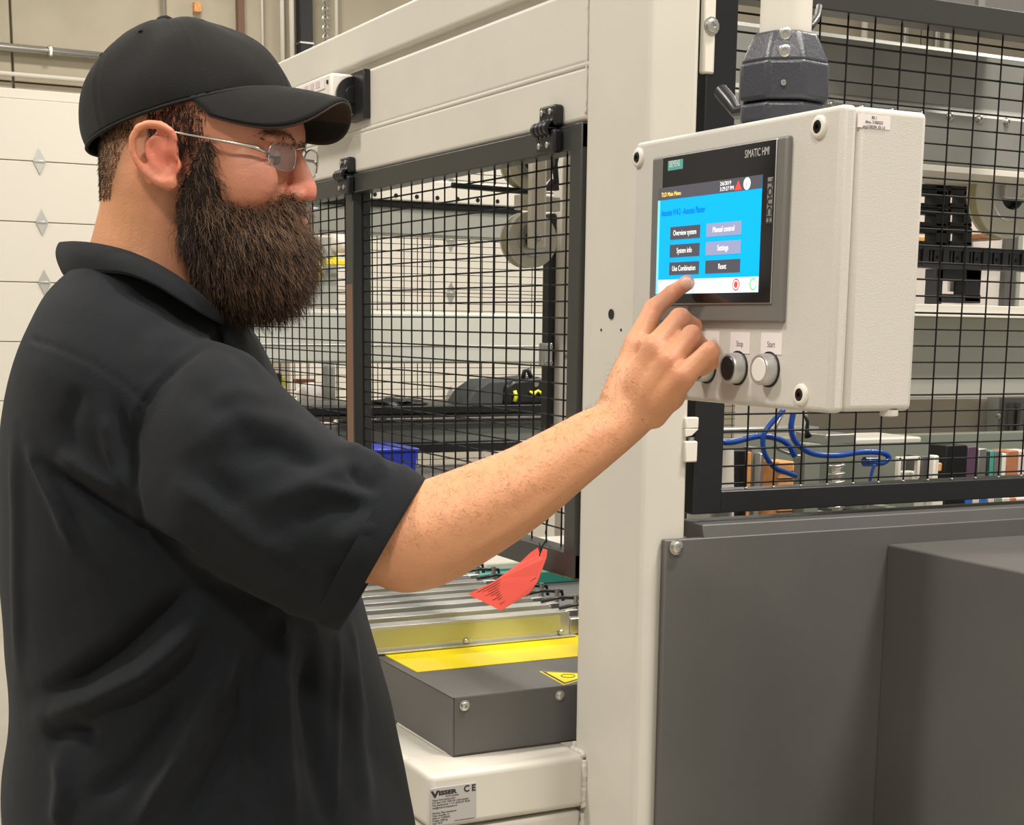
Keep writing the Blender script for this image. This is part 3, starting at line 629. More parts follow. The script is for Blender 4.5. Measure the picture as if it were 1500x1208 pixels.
cr = thing('yellow_reel', 'grey cable panel with yellow strap and clip behind the left mesh', 'reel', tuple(onY(480, 380, 4.25)))
part((440, 346, 495, 450), 4.3, .03, 'grey_board', mat('dim grey board', (.33, .34, .31), .6), cr)
MB().tube([onY(462, 365, 4.25), onY(464, 380, 4.25), onY(468, 392, 4.25), onY(466, 415, 4.25)], [.009, .011, .009, .004], 8).build('yellow_strap', ylw, cr, smooth=True)
part((478, 380, 509, 388), 4.25, .02, 'yellow_clip', ylw, cr); part((488, 374, 496, 382), 4.25, .02, 'clip_tab', ylw, cr)
tag(blob('white_bundle', 'paper', onY(501, 352, 4.3), (.035, .045, .045), seed=9, amp=.2), 'pale hanging bundle at the left of the gate mullion', 'bundle')
# blue bin
p0 = [onY(545, 659, 3.7), onY(614, 659, 3.7), onY(609, 700, 3.7), onY(550, 700, 3.7)]
bn = thing('blue_bin', 'bright blue plastic bin low behind the mesh gate', 'bin', tuple((p0[2] + p0[3]) / 2))
MB().prism(p0, (0, .22, 0)).build('bin_body', 'blue', bn, bev=.008)
a, b = bY(544, 657, 615, 662, 3.695, .23); MB().box(a, b).build('bin_rim', 'blue', bn, bev=.003)
st2 = thing('bin_stand', 'low dark stand carrying the blue bin inside the machine', 'stand', (p0[3][0], 3.7, 0))
MB().box((p0[3][0] - .1, 3.68, p0[3][2] - .03), (p0[2][0] + .25, 3.96, p0[3][2] - .002)).build('stand_top', 'anth', st2, bev=.003)
for xx in (p0[3][0] - .08, p0[2][0] + .2): MB().box((xx, 3.75, 0), (xx + .03, 3.78, p0[3][2] - .03)).build('leg', 'anth', st2)
# ------------------------------------------------------------------ inside the machine, seen through the right mesh panel
gn = thing('gantry_beam', 'wide brushed grey gantry beam with a row of bolts across the right opening', 'beam', tuple(onY(1350, 200, 2.5)))
def zz(py, Y=2.5, px=1350): return onY(px, py, Y)[2]
prof = [(2.506, zz(66)), (2.500, zz(71)), (2.50, zz(84)), (2.50, zz(150)), (2.485, zz(165)), (2.485, zz(238)), (2.49, zz(243)), (2.70, zz(243, 2.7)), (2.70, zz(66, 2.7))]
MB().prism([(1.28, y, z) for y, z in prof], (2.3, 0, 0)).build('beam_body', mat('brushed gantry aluminium', (.34, .34, .31), .45, .35, noise_amt=.15, noise_scale=8), gn)
MB().box((1.28, 2.478, zz(251)), (3.58, 2.70, zz(242))).build('lower_lip', 'white', gn, bev=.001)
for px in (1217, 1263, 1307, 1350, 1391, 1434, 1474, 1512):
    yy = 153 + (px - 1217) * .1; b_ = MB(); hexbolt(b_, onY(px, yy, 2.485), (0, -1, 0), .0065, .008); b_.build('bolt', 'steel', gn, smooth='auto')
ra = thing('roof_duct', 'grey roof duct above the right mesh panel', 'duct', tuple(onY(1400, 10, 2.3)))
part((1250, -60, 1560, 12), 2.3, .2, 'duct_body', 'bezel', ra); part((1436, -50, 1446, 14), 2.29, .02, 'duct_rib', 'alu', ra)
bw = thing('rear_sheet_wall', 'pale inner sheet wall behind the black cable chain', 'partition', tuple(onY(1350, 350, 3.4)))
part((1180, 230, 1600, 450), 3.4, .02, 'panel_sheet', mat('pale pinkish panel', (.66, .61, .56), .5), bw)
part((1476, 230, 1494, 450), 3.38, .02, 'grey_post', 'anth', bw); part((1494, 230, 1500, 450), 3.375, .02, 'green_edge', mat('sage strip', (.30, .32, .26), .5), bw)
cc = thing('cable_chain', 'black plastic cable chain running level behind the right mesh', 'cable chain', tuple(onY(1400, 380, 2.66)))
xs_ = onY(1352, 378, 2.66)[0]; stp = onY(1382, 378, 2.66)[0] - xs_; z0_, z1_ = onY(1400, 393, 2.66)[2], onY(1400, 362, 2.66)[2]
for k in range(-4, 8):
    x = xs_ + k * stp
    mb = MB(); mb.box((x, 2.66, z0_), (x + stp * .97, 2.70, z0_ + .008)); mb.box((x, 2.66, z1_ - .008), (x + stp * .97, 2.70, z1_)); mb.box((x, 2.66, z0_ + .007), (x + stp * .3, 2.70, z1_ - .007)); mb.box((x + stp * .62, 2.665, z0_ + .007), (x + stp * .97, 2.70, z1_ - .007)); mb.box((x + stp * .4, 2.663, z0_ + .007), (x + stp * .5, 2.69, z1_ - .007)); mb.box((x, 2.70, z0_), (x + stp * .97, 2.71, z1_))
    lk = mb.build('chain_link', mat('dark grey plastic', (.03, .03, .034), .45) if k == -4 else bpy.data.materials['dark grey plastic'], cc, bev=.001)
    MB().cyl((x + stp * .8, 2.662, (z0_ + z1_) / 2), (x + stp * .8, 2.666, (z0_ + z1_) / 2), .004, 10).build('pin', 'black', lk)
dg = bpy.data.materials['dark grey plastic']
vc = thing('chain_tower', 'black latticed cable tower standing on the white ledge', 'cable chain', tuple(onY(1400, 445, 2.7)))
def lattice(px0, px1, py0, py1, n, Y):
    h = (py1 - py0) / n
    for k in range(n):
        a0 = py0 + k * h
        q = MB(); 
        for (u0, v0, u1, v1) in ((px0, a0, px1, a0 + h * .3), (px0, a0, px0 + (px1 - px0) * .14, a0 + h), (px1 - (px1 - px0) * .35, a0, px1, a0 + h * .95), (px0, a0 + h * .72, px1, a0 + h * .97)):
            a, b = bY(u0, v0, u1, v1, Y, .04); q.box(a, b)
        q.build('tower_link', dg, vc, bev=.002)
lattice(1372, 1437, 394, 445, 1, 2.72); lattice(1340, 1388, 250, 361, 4, 2.73); lattice(1388, 1424, 250, 361, 4, 2.74)
MB().box(*bY(1392, 405, 1406, 427, 2.76, .01)).build('white_tab', 'paper', vc)
MB().tube([onY(1412, 402, 2.755), onY(1414, 412, 2.755), onY(1413, 425, 2.755)], .003, 6).build('blue_tube', 'hose', vc)
top_thing((1340, 346, 1377, 357), 3.28, .118, 'orange_bar', 'orange', 'small orange bar beside the control box behind the mesh', 'bar')
top_thing((1440, 342, 1469, 351), 3.28, .118, 'brown_bar', 'wood', 'short brown bar under the big pulley behind the mesh', 'bar')
bp2 = thing('large_pulley', 'large cream pulley cut by the right photo edge under the gantry beam', 'pulley', tuple(onY(1480, 285, 2.6)))
pulley((1482, 284), .098, 2.62, bp2)
MB().box(*bY(1474, 262, 1520, 292, 2.60, .02)).build('hub_plate', 'alu', bp2, bev=.004)
MB().cyl(onY(1492, 278, 2.598), onY(1492, 278, 2.604), .014, 20).build('hub_bolt', 'steel', bp2)
lgd = thing('white_ledge', 'white ledge below the cable chain with a pale panel under it', 'ledge', tuple(onY(1400, 455, 2.55)))
part((1180, 446, 1600, 460), 2.55, .30, 'ledge_board', 'white', lgd, .002)
part((1180, 460.5, 1600, 464), 2.54, .02, 'bright_edge', 'white', lgd, .001)
part((1180, 464, 1600, 583), 2.68, .02, 'pale_panel', mat('pale grey panel', (.60, .60, .54), .5), lgd)
cbn = thing('inner_cabinet', 'beige inner cabinet with bright corner strip low behind the right mesh', 'cabinet', tuple(onY(1350, 700, 2.9)))
a, b = bY(1180, 583, 1449, 720, 2.9, .3); MB().box(a, b).build('cabinet_body', mat('beige sheet', (.60, .54, .46), .5), cbn, bev=.004)
a, b = bY(1449, 583, 1458, 720, 2.89, .02); MB().box(a, b).build('corner_strip', 'white', cbn, bev=.002)
a, b = bY(1459, 580, 1600, 720, 2.86, .1); MB().box(a, b).build('grey_column', mat('dim grey column', (.22, .22, .20), .5), cbn, bev=.004)
for px in (1480, 1490): a, b = bY(px, 590, px + 4, 640, 2.85, .01); MB().box(a, b).build('slot', 'anth', cbn)
for q in ((1462, 609), (1461, 652)): b_ = MB(); hexbolt(b_, onY(*q, 2.858), (0, -1, 0), .005, .006); b_.build('bolt', 'steel', cbn, smooth='auto')
dk = thing('valve_deck', 'greenish grey deck with valves and blocks seen above and below the black lower rail', 'machine', tuple(onY(1250, 760, 2.5)))
sage = mat('sage grey enamel', (.19, .205, .17), .5)
part((1040, 636, 1640, 800), 2.62, .03, 'back_plate', sage, dk)
MB().box((1.62, 1.98, 1.02), (3.4, 2.62, 1.05)).build('deck_plate', sage, dk, bev=.003)
part((1210, 636, 1254, 650), 2.4, .1, 'steel_block', 'alu', dk, .002); part((1254, 641, 1350, 651), 2.42, .14, 'white_plate', 'white', dk, .004); part((1060, 626, 1200, 634), 2.5, .03, 'slide_bar', 'alu', dk, .002)
MB().cyl(onY(1065, 770, 2.25), onY(1065, 658, 2.25), .0125, 20).build('white_cylinder', 'white', dk, smooth='auto')
MB().cyl(onY(1084, 770, 2.25), onY(1084, 660, 2.25), .0115, 20).build('black_cylinder', 'black', dk, smooth='auto')
part((1093, 662, 1099, 770), 2.24, .03, 'orange_strip', 'orange', dk, .001); part((1100, 655, 1110, 770), 2.3, .03, 'grey_post', sage, dk, .001); part((1178, 650, 1200, 770), 2.3, .04, 'grey_post', sage, dk, .002); part((1112, 664, 1122, 770), 2.28, .03, 'steel_post', 'alu', dk, .002)
part((1139, 676, 1162, 790), 2.2, .05, 'orange_block', 'orange', dk, .003)
for yy in (690, 700, 748): part((1138, yy, 1163, yy + 1.2), 2.198, .003, 'block_joint', 'ink', dk, 0)
for i in range(7):
    yy = 686 + i * 12; c = onY(1225, yy, 2.22); MB().tube([c + np.array([.014 * math.cos(t), .014 * math.sin(t), .004 * t / PI]) for t in [k * PI / 5 for k in range(11)]], .0028, 6).build('spring_turn', 'steel', dk, smooth=True)
MB().cyl(onY(1225, 790, 2.22), onY(1225, 684, 2.22), .008, 12).build('spring_rod', 'white', dk, smooth='auto')
q = MB()
for (u0, v0, u1, v1) in ((1316, 669, 1348, 674), (1316, 669, 1320, 700), (1344, 669, 1348, 700)): a, b = bY(u0, v0, u1, v1, 2.3, .01); q.box(a, b)
q.build('cream_yoke', 'white', dk, bev=.001)
part((1325, 691, 1346, 706), 2.32, .03, 'pale_block', 'cream', dk, .002); part((1350, 668, 1364, 706), 2.35, .05, 'dark_block', 'anth', dk, .002); part((1366, 667, 1373, 780), 2.25, .02, 'white_rod', 'white', dk, .003); part((1373, 678, 1380, 690), 2.26, .02, 'copper_block', 'orange', dk, .002)
part((1270, 736, 1278, 790), 2.3, .02, 'steel_post', 'alu', dk, .001)
cols = [(1385, 1415, 652, 'black'), (1416, 1431, 654, mat('plum plastic', (.10, .05, .09), .4)), (1432, 1444, 657, 'alu'), (1445, 1449, 661, 'ink'), (1449, 1455, 660, 'teal'), (1456, 1466, 660, 'bezel'), (1467, 1473, 664, 'white'), (1474, 1490, 660, mat('copper brown', (.42, .17, .08), .4)), (1491, 1512, 660, mat('pale pink block', (.65, .5, .47), .5))]
for (u0, u1, v0, m) in cols: part((u0, v0, u1, 728), 2.3, .05, 'valve_block', m, dk, .002)
low = [(1362, 1380, 'white'), (1382, 1411, 'black'), (1413, 1423, mat('strong blue plastic', (.03, .12, .45), .4)), (1424, 1433, 'cream'), (1434, 1445, bpy.data.materials['strong blue plastic']), (1447, 1455, 'cream'), (1456, 1466, sage), (1467, 1478, 'cream'), (1479, 1487, bpy.data.materials['copper brown']), (1488, 1512, bpy.data.materials['pale pink block'])]
for (u0, u1, m) in low: part((u0, 729, u1, 790), 2.28, .05, 'valve_foot', m, dk, .002)
for i in range(9):
    u = 1140 + i * 26 + (i * 37 % 11); part((u, 742 + (i % 3) * 4, u + 14, 790), 2.33 + .02 * (i % 2), .05, 'small_block', ['plastic', 'alu', sage, 'anth'][i % 4], dk, .002)
part((1040, 728, 1075, 790), 2.2, .08, 'steel_drum', 'alu', dk, .01)
def hose(q, lab, m='hose', r=.0052, Y=2.12):
    P = [Vector(onY(*p, Y)) for p in q]
    out = []
    for i in range(len(P) - 1):
        a = P[max(i - 1, 0)]; b = P[i]; c = P[i + 1]; d = P[min(i + 2, len(P) - 1)]
        for k in range(6):
            t = k / 6; out.append(.5 * ((2 * b) + (c - a) * t + (2 * a - 5 * b + 4 * c - d) * t * t + (3 * b - a - 3 * c + d) * t ** 3))
    out.append(P[-1]); return tag(MB().tube(out, r, 10).build('air_hose', m, smooth=True), lab, 'hose', 'air hoses below the control box')
hose([(1050, 640), (1056, 647), (1075, 647), (1110, 639), (1138, 642), (1155, 652), (1164, 668)], 'blue air hose curving from the black stile to the orange block')
hose([(1148, 600), (1128, 622), (1118, 640), (1120, 664), (1134, 684), (1152, 692), (1166, 697)], 'dark blue looped air hose hanging from the left of the control box underside', r=.0045, Y=2.1)
hose([(1162, 604), (1159, 630), (1168, 650), (1190, 664), (1225, 667), (1262, 662), (1292, 663), (1302, 670), (1292, 678), (1272, 676)], 'long blue air hose curling from below the box to a loop at its right', Y=2.14)
hose([(1281, 680), (1277, 692), (1274, 706)], 'short blue hose drop under the hose loop', r=.003)
hose([(1146, 606), (1135, 630), (1137, 655), (1160, 666), (1172, 668)], 'thin clear hose between the two blue hoses', 'alu', .003, 2.13)
tag(MB().cyl(onY(1266, 676, 2.15), onY(1286, 676, 2.15), .009, 14).build('hose_fitting', 'hose', smooth='auto'), 'blue hose fitting at the end of the long hose loop', 'fitting')
tag(MB().tube([onY(1178, 606, 2.1), onY(1183, 618, 2.1), onY(1182, 632, 2.1), onY(1184, 640, 2.1)], [.003, .003, .004, .007], 8).build('cable_end', 'plastic', smooth=True), 'black cable stub with plug hanging under the control box', 'cable')
# ------------------------------------------------------------------ the man at the panel
def st(p1, p2, d, t, d2=None):                    # cross-section of a limb: two outline points, distance, half thickness
    a = pd(*p1, d); b = pd(*p2, d if d2 is None else d2); return ((a + b) / 2, (b - a) / 2, FW3 * t)
def loft(mb, S, n=28, cap=True, ex=2.0, sub=4):
    C = [np.array(s[0]) for s in S]; U = [np.array(s[1]) for s in S]; V = [np.array(s[2]) for s in S]
    def cr(A, i, t):
        a, b, c, d = A[max(i - 1, 0)], A[i], A[i + 1], A[min(i + 2, len(A) - 1)]
        return .5 * ((2 * b) + (c - a) * t + (2 * a - 5 * b + 4 * c - d) * t * t + (3 * b - a - 3 * c + d) * t ** 3)
    secs = []
    for i in range(len(S) - 1):
        for k in range(sub): secs.append(tuple(cr(A, i, k / sub) for A in (C, U, V)))
    secs.append((C[-1], U[-1], V[-1]))
    if cap:
        def capsec(s, nx, sg):
            ax = s[0] - nx[0]; ax = ax / (np.linalg.norm(ax) + 1e-9); r = min(np.linalg.norm(s[1]), np.linalg.norm(s[2])) * cap
            return [(s[0] + ax * r * math.sin(a), s[1] * math.cos(a), s[2] * math.cos(a)) for a in (.5, 1.0, 1.35, 1.55)]
        secs = capsec(secs[0], secs[1], 1)[::-1] + secs + capsec(secs[-1], secs[-2], 1)
    base = len(mb.v)
    for c, u, v in secs:
        for j in range(n):
            a = 2 * PI * j / n; ca, sa = math.cos(a), math.sin(a)
            ca = math.copysign(abs(ca) ** (2 / ex), ca); sa = math.copysign(abs(sa) ** (2 / ex), sa)
            mb.v.append(tuple(c + u * ca + v * sa))
    for i in range(len(secs) - 1):
        for j in range(n):
            a = base + i * n + j; b = base + i * n + (j + 1) % n; mb.f.append((a, b, b + n, a + n))
    mb.f.append(tuple(base + j for j in reversed(range(n)))); mb.f.append(tuple(base + (len(secs) - 1) * n + j for j in range(n)))
    return mb
def ball(mb, c, r, X=None, Y=None, Z=None, n=20):
    X = np.array((1, 0, 0)) if X is None else X; Y = np.array((0, 1, 0)) if Y is None else Y; Z = np.array((0, 0, 1)) if Z is None else Z
    r = (r, r, r) if not hasattr(r, '__len__') else r; base = len(mb.v); m = n // 2
    mb.v.append(tuple(c + Z * r[2]))
    for i in range(1, m):
        th = PI * i / m
        for j in range(n):
            ph = 2 * PI * j / n; mb.v.append(tuple(c + X * (r[0] * math.sin(th) * math.cos(ph)) + Y * (r[1] * math.sin(th) * math.sin(ph)) + Z * (r[2] * math.cos(th))))
    mb.v.append(tuple(c - Z * r[2])); L = len(mb.v) - 1
    for j in range(n):
        mb.f.append((base, base + 1 + j, base + 1 + (j + 1) % n)); mb.f.append((L, L - n + (j + 1) % n, L - n + j))
    for i in range(m - 2):
        for j in range(n):
            a = base + 1 + i * n + j; b = base + 1 + i * n + (j + 1) % n; mb.f.append((a, a + n, b + n, b))
    return mb
def remeshed(mb, vox, smooth_it=4, name='tmp'):
    me = bpy.data.meshes.new(name); me.from_pydata(mb.v, [], mb.f); me.update()
    bm = bmesh.new(); bm.from_mesh(me)
    # every island outward
    bmesh.ops.recalc_face_normals(bm, faces=bm.faces); bm.to_mesh(me); bm.free()
    o = bpy.data.objects.new(name, me); COL.objects.link(o)
    md = o.modifiers.new('r', 'REMESH'); md.mode = 'VOXEL'; md.voxel_size = vox; md.adaptivity = 0
    md2 = o.modifiers.new('s', 'SMOOTH'); md2.factor = .5; md2.iterations = smooth_it
    bpy.context.view_layer.update(); dg = bpy.context.evaluated_depsgraph_get()
    out = bpy.data.meshes.new_from_object(o.evaluated_get(dg))
    bpy.data.objects.remove(o); bpy.data.meshes.remove(me); return out
def getv(me): a = np.empty(len(me.vertices) * 3, np.float32); me.vertices.foreach_get('co', a); return a.reshape(-1, 3).astype(float)
def getn(me):
    a = np.empty(len(me.vertices) * 3, np.float32); me.vertex_normals.foreach_get('vector', a); return a.reshape(-1, 3).astype(float)
def setv(me, v): me.vertices.foreach_set('co', v.astype(np.float32).ravel()); me.update()
def finish(me, name, m, parent):
    me.materials.clear(); me.materials.append(m); me.polygons.foreach_set('use_smooth', [True] * len(me.polygons))
    o = bpy.data.objects.new(name, me); COL.objects.link(o); o.parent = parent; o.matrix_parent_inverse = Matrix.Translation(parent.location).inverted(); return o
def segd(P, A, Bp):                                # distance of the points P to a polyline, with the parameter along it
    best = np.full(len(P), 1e9)
    for a, b in zip(A[:-1], A[1:]) if Bp is None else [(A, Bp)]:
        ab = b - a; t = np.clip(((P - a) @ ab) / (ab @ ab + 1e-12), 0, 1); best = np.minimum(best, np.linalg.norm(P - (a + t[:, None] * ab), axis=1))
    return best

DH = 1.53
O_ = pd(290, 215, DH)
yw = math.radians(16); pt_ = math.radians(7)
hf0 = RT3 * math.cos(yw) - FW3 * math.sin(yw)
HF = hf0 * math.cos(pt_) - UP3 * math.sin(pt_)
HU = UP3 * math.cos(pt_) + hf0 * math.sin(pt_)
HS = -(FW3 * math.cos(yw) + RT3 * math.sin(yw))       # towards the camera: the man's right
def H(px, py, s=0.0):
    d = ray(px, py); k = ((O_ - C0) @ HS + s) / (d @ HS); return C0 + d * k
foot = pd(300, 1208, 1.56)
man = thing('person', 'bearded man in black cap, glasses and dark short-sleeved work shirt touching the screen', 'person', (foot[0], foot[1], 0))

b = MB()
# skull and face, slices running down the face: front point, length back, half width
for (q, ln, w_) in (): pass
ball(b, H(272, 166), (.094, .070, .080), HF, HS, HU)
def slc(px, py, ln, w_, ex=0): f = H(px, py); return (f - HF * ln / 2, HF * ln / 2, HS * w_)
loft(b, [slc(410, 150, .17, .064), slc(428, 172, .188, .071), slc(432, 198, .184, .0715), slc(429, 214, .178, .071), slc(425, 230, .168, .0695), slc(424, 252, .155, .068), slc(425, 275, .142, .064), slc(429, 298, .130, .058), slc(432, 318, .122, .053), slc(430, 340, .112, .047), slc(425, 362, .10, .040), slc(412, 378, .08, .03)], n=48, ex=2.7, cap=.5)
# nose
loft(b, [(H(428, 222), HS * .0075, HF * .010), (H(434, 238), HS * .0085, HF * .011), (H(440, 255), HS * .0105, HF * .012), (H(445, 270), HS * .0125, HF * .0125), (H(447, 280), HS * .0125, HF * .011)], n=20, cap=.9)
ball(b, H(447, 279), (.0115, .0118, .0098), HF, HS, HU)
for s in (1, -1):
    ball(b, H(431, 284, s * .0125), (.0115, .0065, .0085), HF, HS, HU)
    ball(b, H(410, 206, s * .028), (.013, .026, .0085), HF, HS, HU)      # brow
    ball(b, H(392, 226, s * .033), (.0150, .0155, .0125), HF, HS, HU)    # lids over the eye
    ball(b, H(338, 256, s * .044), (.050, .020, .034), HF, HS, HU)       # cheek
ball(b, H(432, 322), (.010, .022, .0055), HF, HS, HU); ball(b, H(431, 331), (.009, .019, .0055), HF, HS, HU)   # lips
# ears
for s in (1, -1):
    S0 = .074 * s
    def E(px, py, o=0.0): return H(px, py, 0) * 0 + (O_ + HF * ((H(px, py, .074) - O_) @ HF) + HU * ((H(px, py, .074) - O_) @ HU) + HS * (S0 + s * o))
    ball(b, E(243, 228, .004), (.0175, .006, .025), HF, HS, HU)
    hx = [(262, 206), (258, 194), (246, 186), (231, 184), (217, 190), (209, 204), (208, 222), (214, 240), (224, 254), (236, 265), (248, 271)]
    ho = [.006, .009, .012, .014, .016, .017, .017, .015, .012, .009, .007]
    b.tube([E(*q, o) for q, o in zip(hx, ho)], [.0035, .004, .0045, .0045, .0045, .0042, .004, .004, .0045, .0055, .006], 10)
    b.tube([E(236, 200, .010), E(226, 212, .012), E(226, 228, .012), E(233, 243, .010), E(245, 252, .008)], [.0025, .003, .0032, .0032, .0028], 8)
    ball(b, E(252, 268, .006), (.010, .005, .0085), HF, HS, HU)
    ball(b, E(265, 243, .006), (.005, .0045, .008), HF, HS, HU)
    b.tube([E(262, 206, .005), E(250, 222, .006), E(240, 226, .007)], [.003, .0028, .002], 8)
# neck
loft(b, [st((150, 215), (330, 260), 1.53, .062), st((151, 260), (322, 300), 1.53, .064), st((153, 290), (318, 340), 1.535, .066), st((146, 325), (316, 385), 1.54, .068), st((135, 365), (322, 440), 1.545, .078), st((110, 420), (335, 500), 1.55, .10), st((95, 470), (345, 560), 1.55, .12)], n=36, ex=2.1)
# torso inside the shirt, hips and legs inside the trousers
loft(b, [st((110, 440), (335, 500), 1.555, .11), st((70, 520), (365, 550), 1.56, .165), st((60, 620), (400, 630), 1.56, .16), st((55, 760), (430, 760), 1.56, .145), st((50, 900), (480, 900), 1.56, .14), st((50, 1060), (530, 1060), 1.56, .15), st((70, 1250), (540, 1250), 1.56, .16)], n=36)
def LP(a, bb, z): return np.array([foot[0], foot[1], 0]) + RT3 * a + FW3 * bb + UP3 * z
for s in (-1, 1):
    loft(b, [(LP(-.01, s * .09, .96), RT3 * .11, FW3 * .085), (LP(.0, s * .10, .75), RT3 * .085, FW3 * .075), (LP(.01, s * .105, .5), RT3 * .06, FW3 * .055), (LP(-.01, s * .11, .3), RT3 * .055, FW3 * .05), (LP(-.01, s * .115, .1), RT3 * .04, FW3 * .035)], n=24)
    loft(b, [(LP(-.05, s * .115, .06), UP3 * .035, FW3 * .032), (LP(.03, s * .12, .06), UP3 * .04, FW3 * .036), (LP(.12, s * .125, .045), UP3 * .025, FW3 * .038), (LP(.16, s * .125, .04), UP3 * .018, FW3 * .032)], n=20)
# right arm
loft(b, [st((170, 500), (200, 650), 1.50, .055), st((245, 530), (200, 670), 1.46, .052), st((330, 590), (270, 720), 1.43, .050), st((420, 655), (355, 775), 1.405, .048), st((500, 700), (435, 825), 1.383, .047), st((560, 715), (520, 850), 1.368, .045)], n=30)
loft(b, [st((540, 735), (552, 855), 1.362, .044), st((592, 712), (592, 867), 1.364, .049), st((632, 699), (650, 856), 1.367, .052), st((684, 680), (722, 816), 1.372, .050), st((742, 658), (800, 762), 1.378, .044), st((800, 629), (858, 712), 1.386, .037), st((846, 605), (910, 668), 1.394, .030), st((873, 593), (948, 634), 1.40, .0255), st((882, 574), (966, 612), 1.405, .0235)], n=36)
# hand: bones placed by their distance to the panel
def X_(px, py, gap): return onX(px, py, XH - .0085 - gap)
wr_l, wr_r = pd(905, 592, 1.403), pd(950, 608, 1.403)
ix = [X_(934, 501, .062), X_(957, 453, .040), X_(984, 430, .016), X_(1006.5, 414, .0086)]
mi = [X_(961, 508, .062), X_(996, 467, .030), X_(1016, 479, .012), X_(1013, 497, .006)]
ri = [X_(984, 528, .060), X_(1013, 491, .034), X_(1024, 505, .020), X_(1014, 520, .018)]
pk = [X_(1003, 549, .058), X_(1040, 514, .040), X_(1041, 531, .024), X_(1028, 541, .020)]
th = [pd(915, 585, 1.425), X_(938, 545, .035), X_(960, 520, .014), X_(978, 505, .006)]
def chain(pts, rs, n=16):
    out = []; rr = []
    for i in range(len(pts) - 1):
        for k in range(6):
            t = k / 6; out.append(pts[i] * (1 - t) + pts[i + 1] * t); rr.append(rs[i] * (1 - t) + rs[i + 1] * t - .0006 * math.sin(PI * t))
    out.append(pts[-1]); rr.append(rs[-1]); b.tube(out, rr, n); ball(b, pts[-1], rs[-1])
    for p, r in zip(pts[:-1], rs[:-1]): ball(b, p, r * 1.03)
chain(ix, [.0120, .0102, .0086, .0078]); chain(mi, [.0125, .0108, .009, .0082]); chain(ri, [.0118, .0100, .0086, .0078]); chain(pk, [.0110, .0092, .0078, .0070]); chain(th, [.0150, .0125, .0105, .0090])
for k, (m_, r0, r1) in enumerate(((ix[0], .0185, .0125), (mi[0], .0195, .0130), (ri[0], .0195, .0125), (pk[0], .0165, .0120))):
    a = wr_l + (wr_r - wr_l) * k / 3
    b.tube([a, a * .6 + m_ * .4, a * .3 + m_ * .7, m_], [r0, (r0 + r1) / 2 + .001, r1 + .001, r1], 18)
ball(b, (wr_l + th[1]) / 2 + FW3 * .004, (.016, .016, .016)); ball(b, (wr_r * .45 + pk[0] * .55) + FW3 * .006, (.018, .016, .018))
b.tube([(ix[0] + mi[0]) / 2 + FW3 * .004, (mi[0] + ri[0]) / 2 + FW3 * .003, (ri[0] + pk[0]) / 2 + FW3 * .003], [.0105, .0105, .010], 12)
# left arm hanging on the far side
loft(b, [st((200, 500), (330, 520), 1.74, .06), st((210, 640), (320, 640), 1.78, .05), st((225, 800), (325, 800), 1.79, .045), st((250, 920), (335, 920), 1.78, .036), st((275, 1060), (325, 1060), 1.77, .024)], n=24)
hl = pd(300, 1075, 1.77)
ball(b, hl - UP3 * .035, (.036, .016, .05), RT3, FW3, UP3)
for k in range(4): b.tube([hl + RT3 * (.028 - k * .018) - UP3 * .07, hl + RT3 * (.032 - k * .018) - UP3 * .115, hl + RT3 * (.026 - k * .016) - UP3 * (.15 - .012 * abs(k - 1)), hl + RT3 * (.018 - k * .014) - UP3 * (.165 - .012 * abs(k - 1))], [.0095, .0088, .008, .006], 12)
b.tube([hl + RT3 * .028 - UP3 * .02, hl + RT3 * .05 - UP3 * .06, hl + RT3 * .05 - UP3 * .10], [.013, .011, .008], 12)
me = remeshed(b, .0024, 5, 'body')
v = getv(me); n = getn(me)
# facial relief and hand creases, pressed into or raised from the surface
def bump(c, r, amp, mask=None):
    global v
    d2 = ((v - c) ** 2).sum(1) / (r * r); k = np.exp(-d2) * amp
    if mask is not None: k = k * mask
    v = v + n * k[:, None]
for s in (1, -1):
    bump(H(424, 227, s * .018), .010, -.006); bump(H(413, 218, s * .034), .009, -.0035); bump(H(400, 243, s * .036), .011, -.0028)
    bump(H(433, 289, s * .007), .0035, -.004)
    bump(H(436, 276, s * .016), .005, -.002)
ear_c = E(242, 232, .004) if False else H(246, 236, .086)
bump(H(248, 238, .084), .0075, -.008); bump(H(240, 205, .086), .005, -.004); bump(H(218, 215, .089), .0035, -.0015)
def crease(pts, r, amp):
    global v
    d = segd(v, [np.array(p) for p in pts], None); v = v + n * (amp * np.exp(-(d / r) ** 2))[:, None]
for s in (1, -1): crease([H(412, 229, s * .022) , H(406, 229, s * .034) , H(391, 228, s * .047)], .0020, -.0016); crease([H(410, 217, s * .022) , H(405, 216, s * .034) , H(388, 221, s * .049)], .0020, -.0013); crease([H(408, 238, s * .024) , H(398, 240, s * .038) , H(386, 238, s * .047)], .0022, -.0010)
NRM = -FW3
for f_ in (ix, mi, ri, pk):
    for j in (1, 2):
        p = f_[j]; ax = (f_[j + 1] - f_[j - 1]); ax /= np.linalg.norm(ax); sd = np.cross(ax, NRM); sd /= np.linalg.norm(sd)
        for o in (-.0028, 0, .0028): crease([p + ax * o + sd * .006 + NRM * .009, p + ax * o + NRM * .0105, p + ax * o - sd * .006 + NRM * .009], .0010, -.0007)
    bump(f_[0] + NRM * .012, .009, .0016)
for a, c in ((ix, mi), (mi, ri), (ri, pk)): crease([(a[0] + c[0]) / 2 + NRM * .010, ((a[0] + c[0]) / 2) * .75 + .125 * (wr_l + wr_r) + NRM * .014], .006, -.0012)
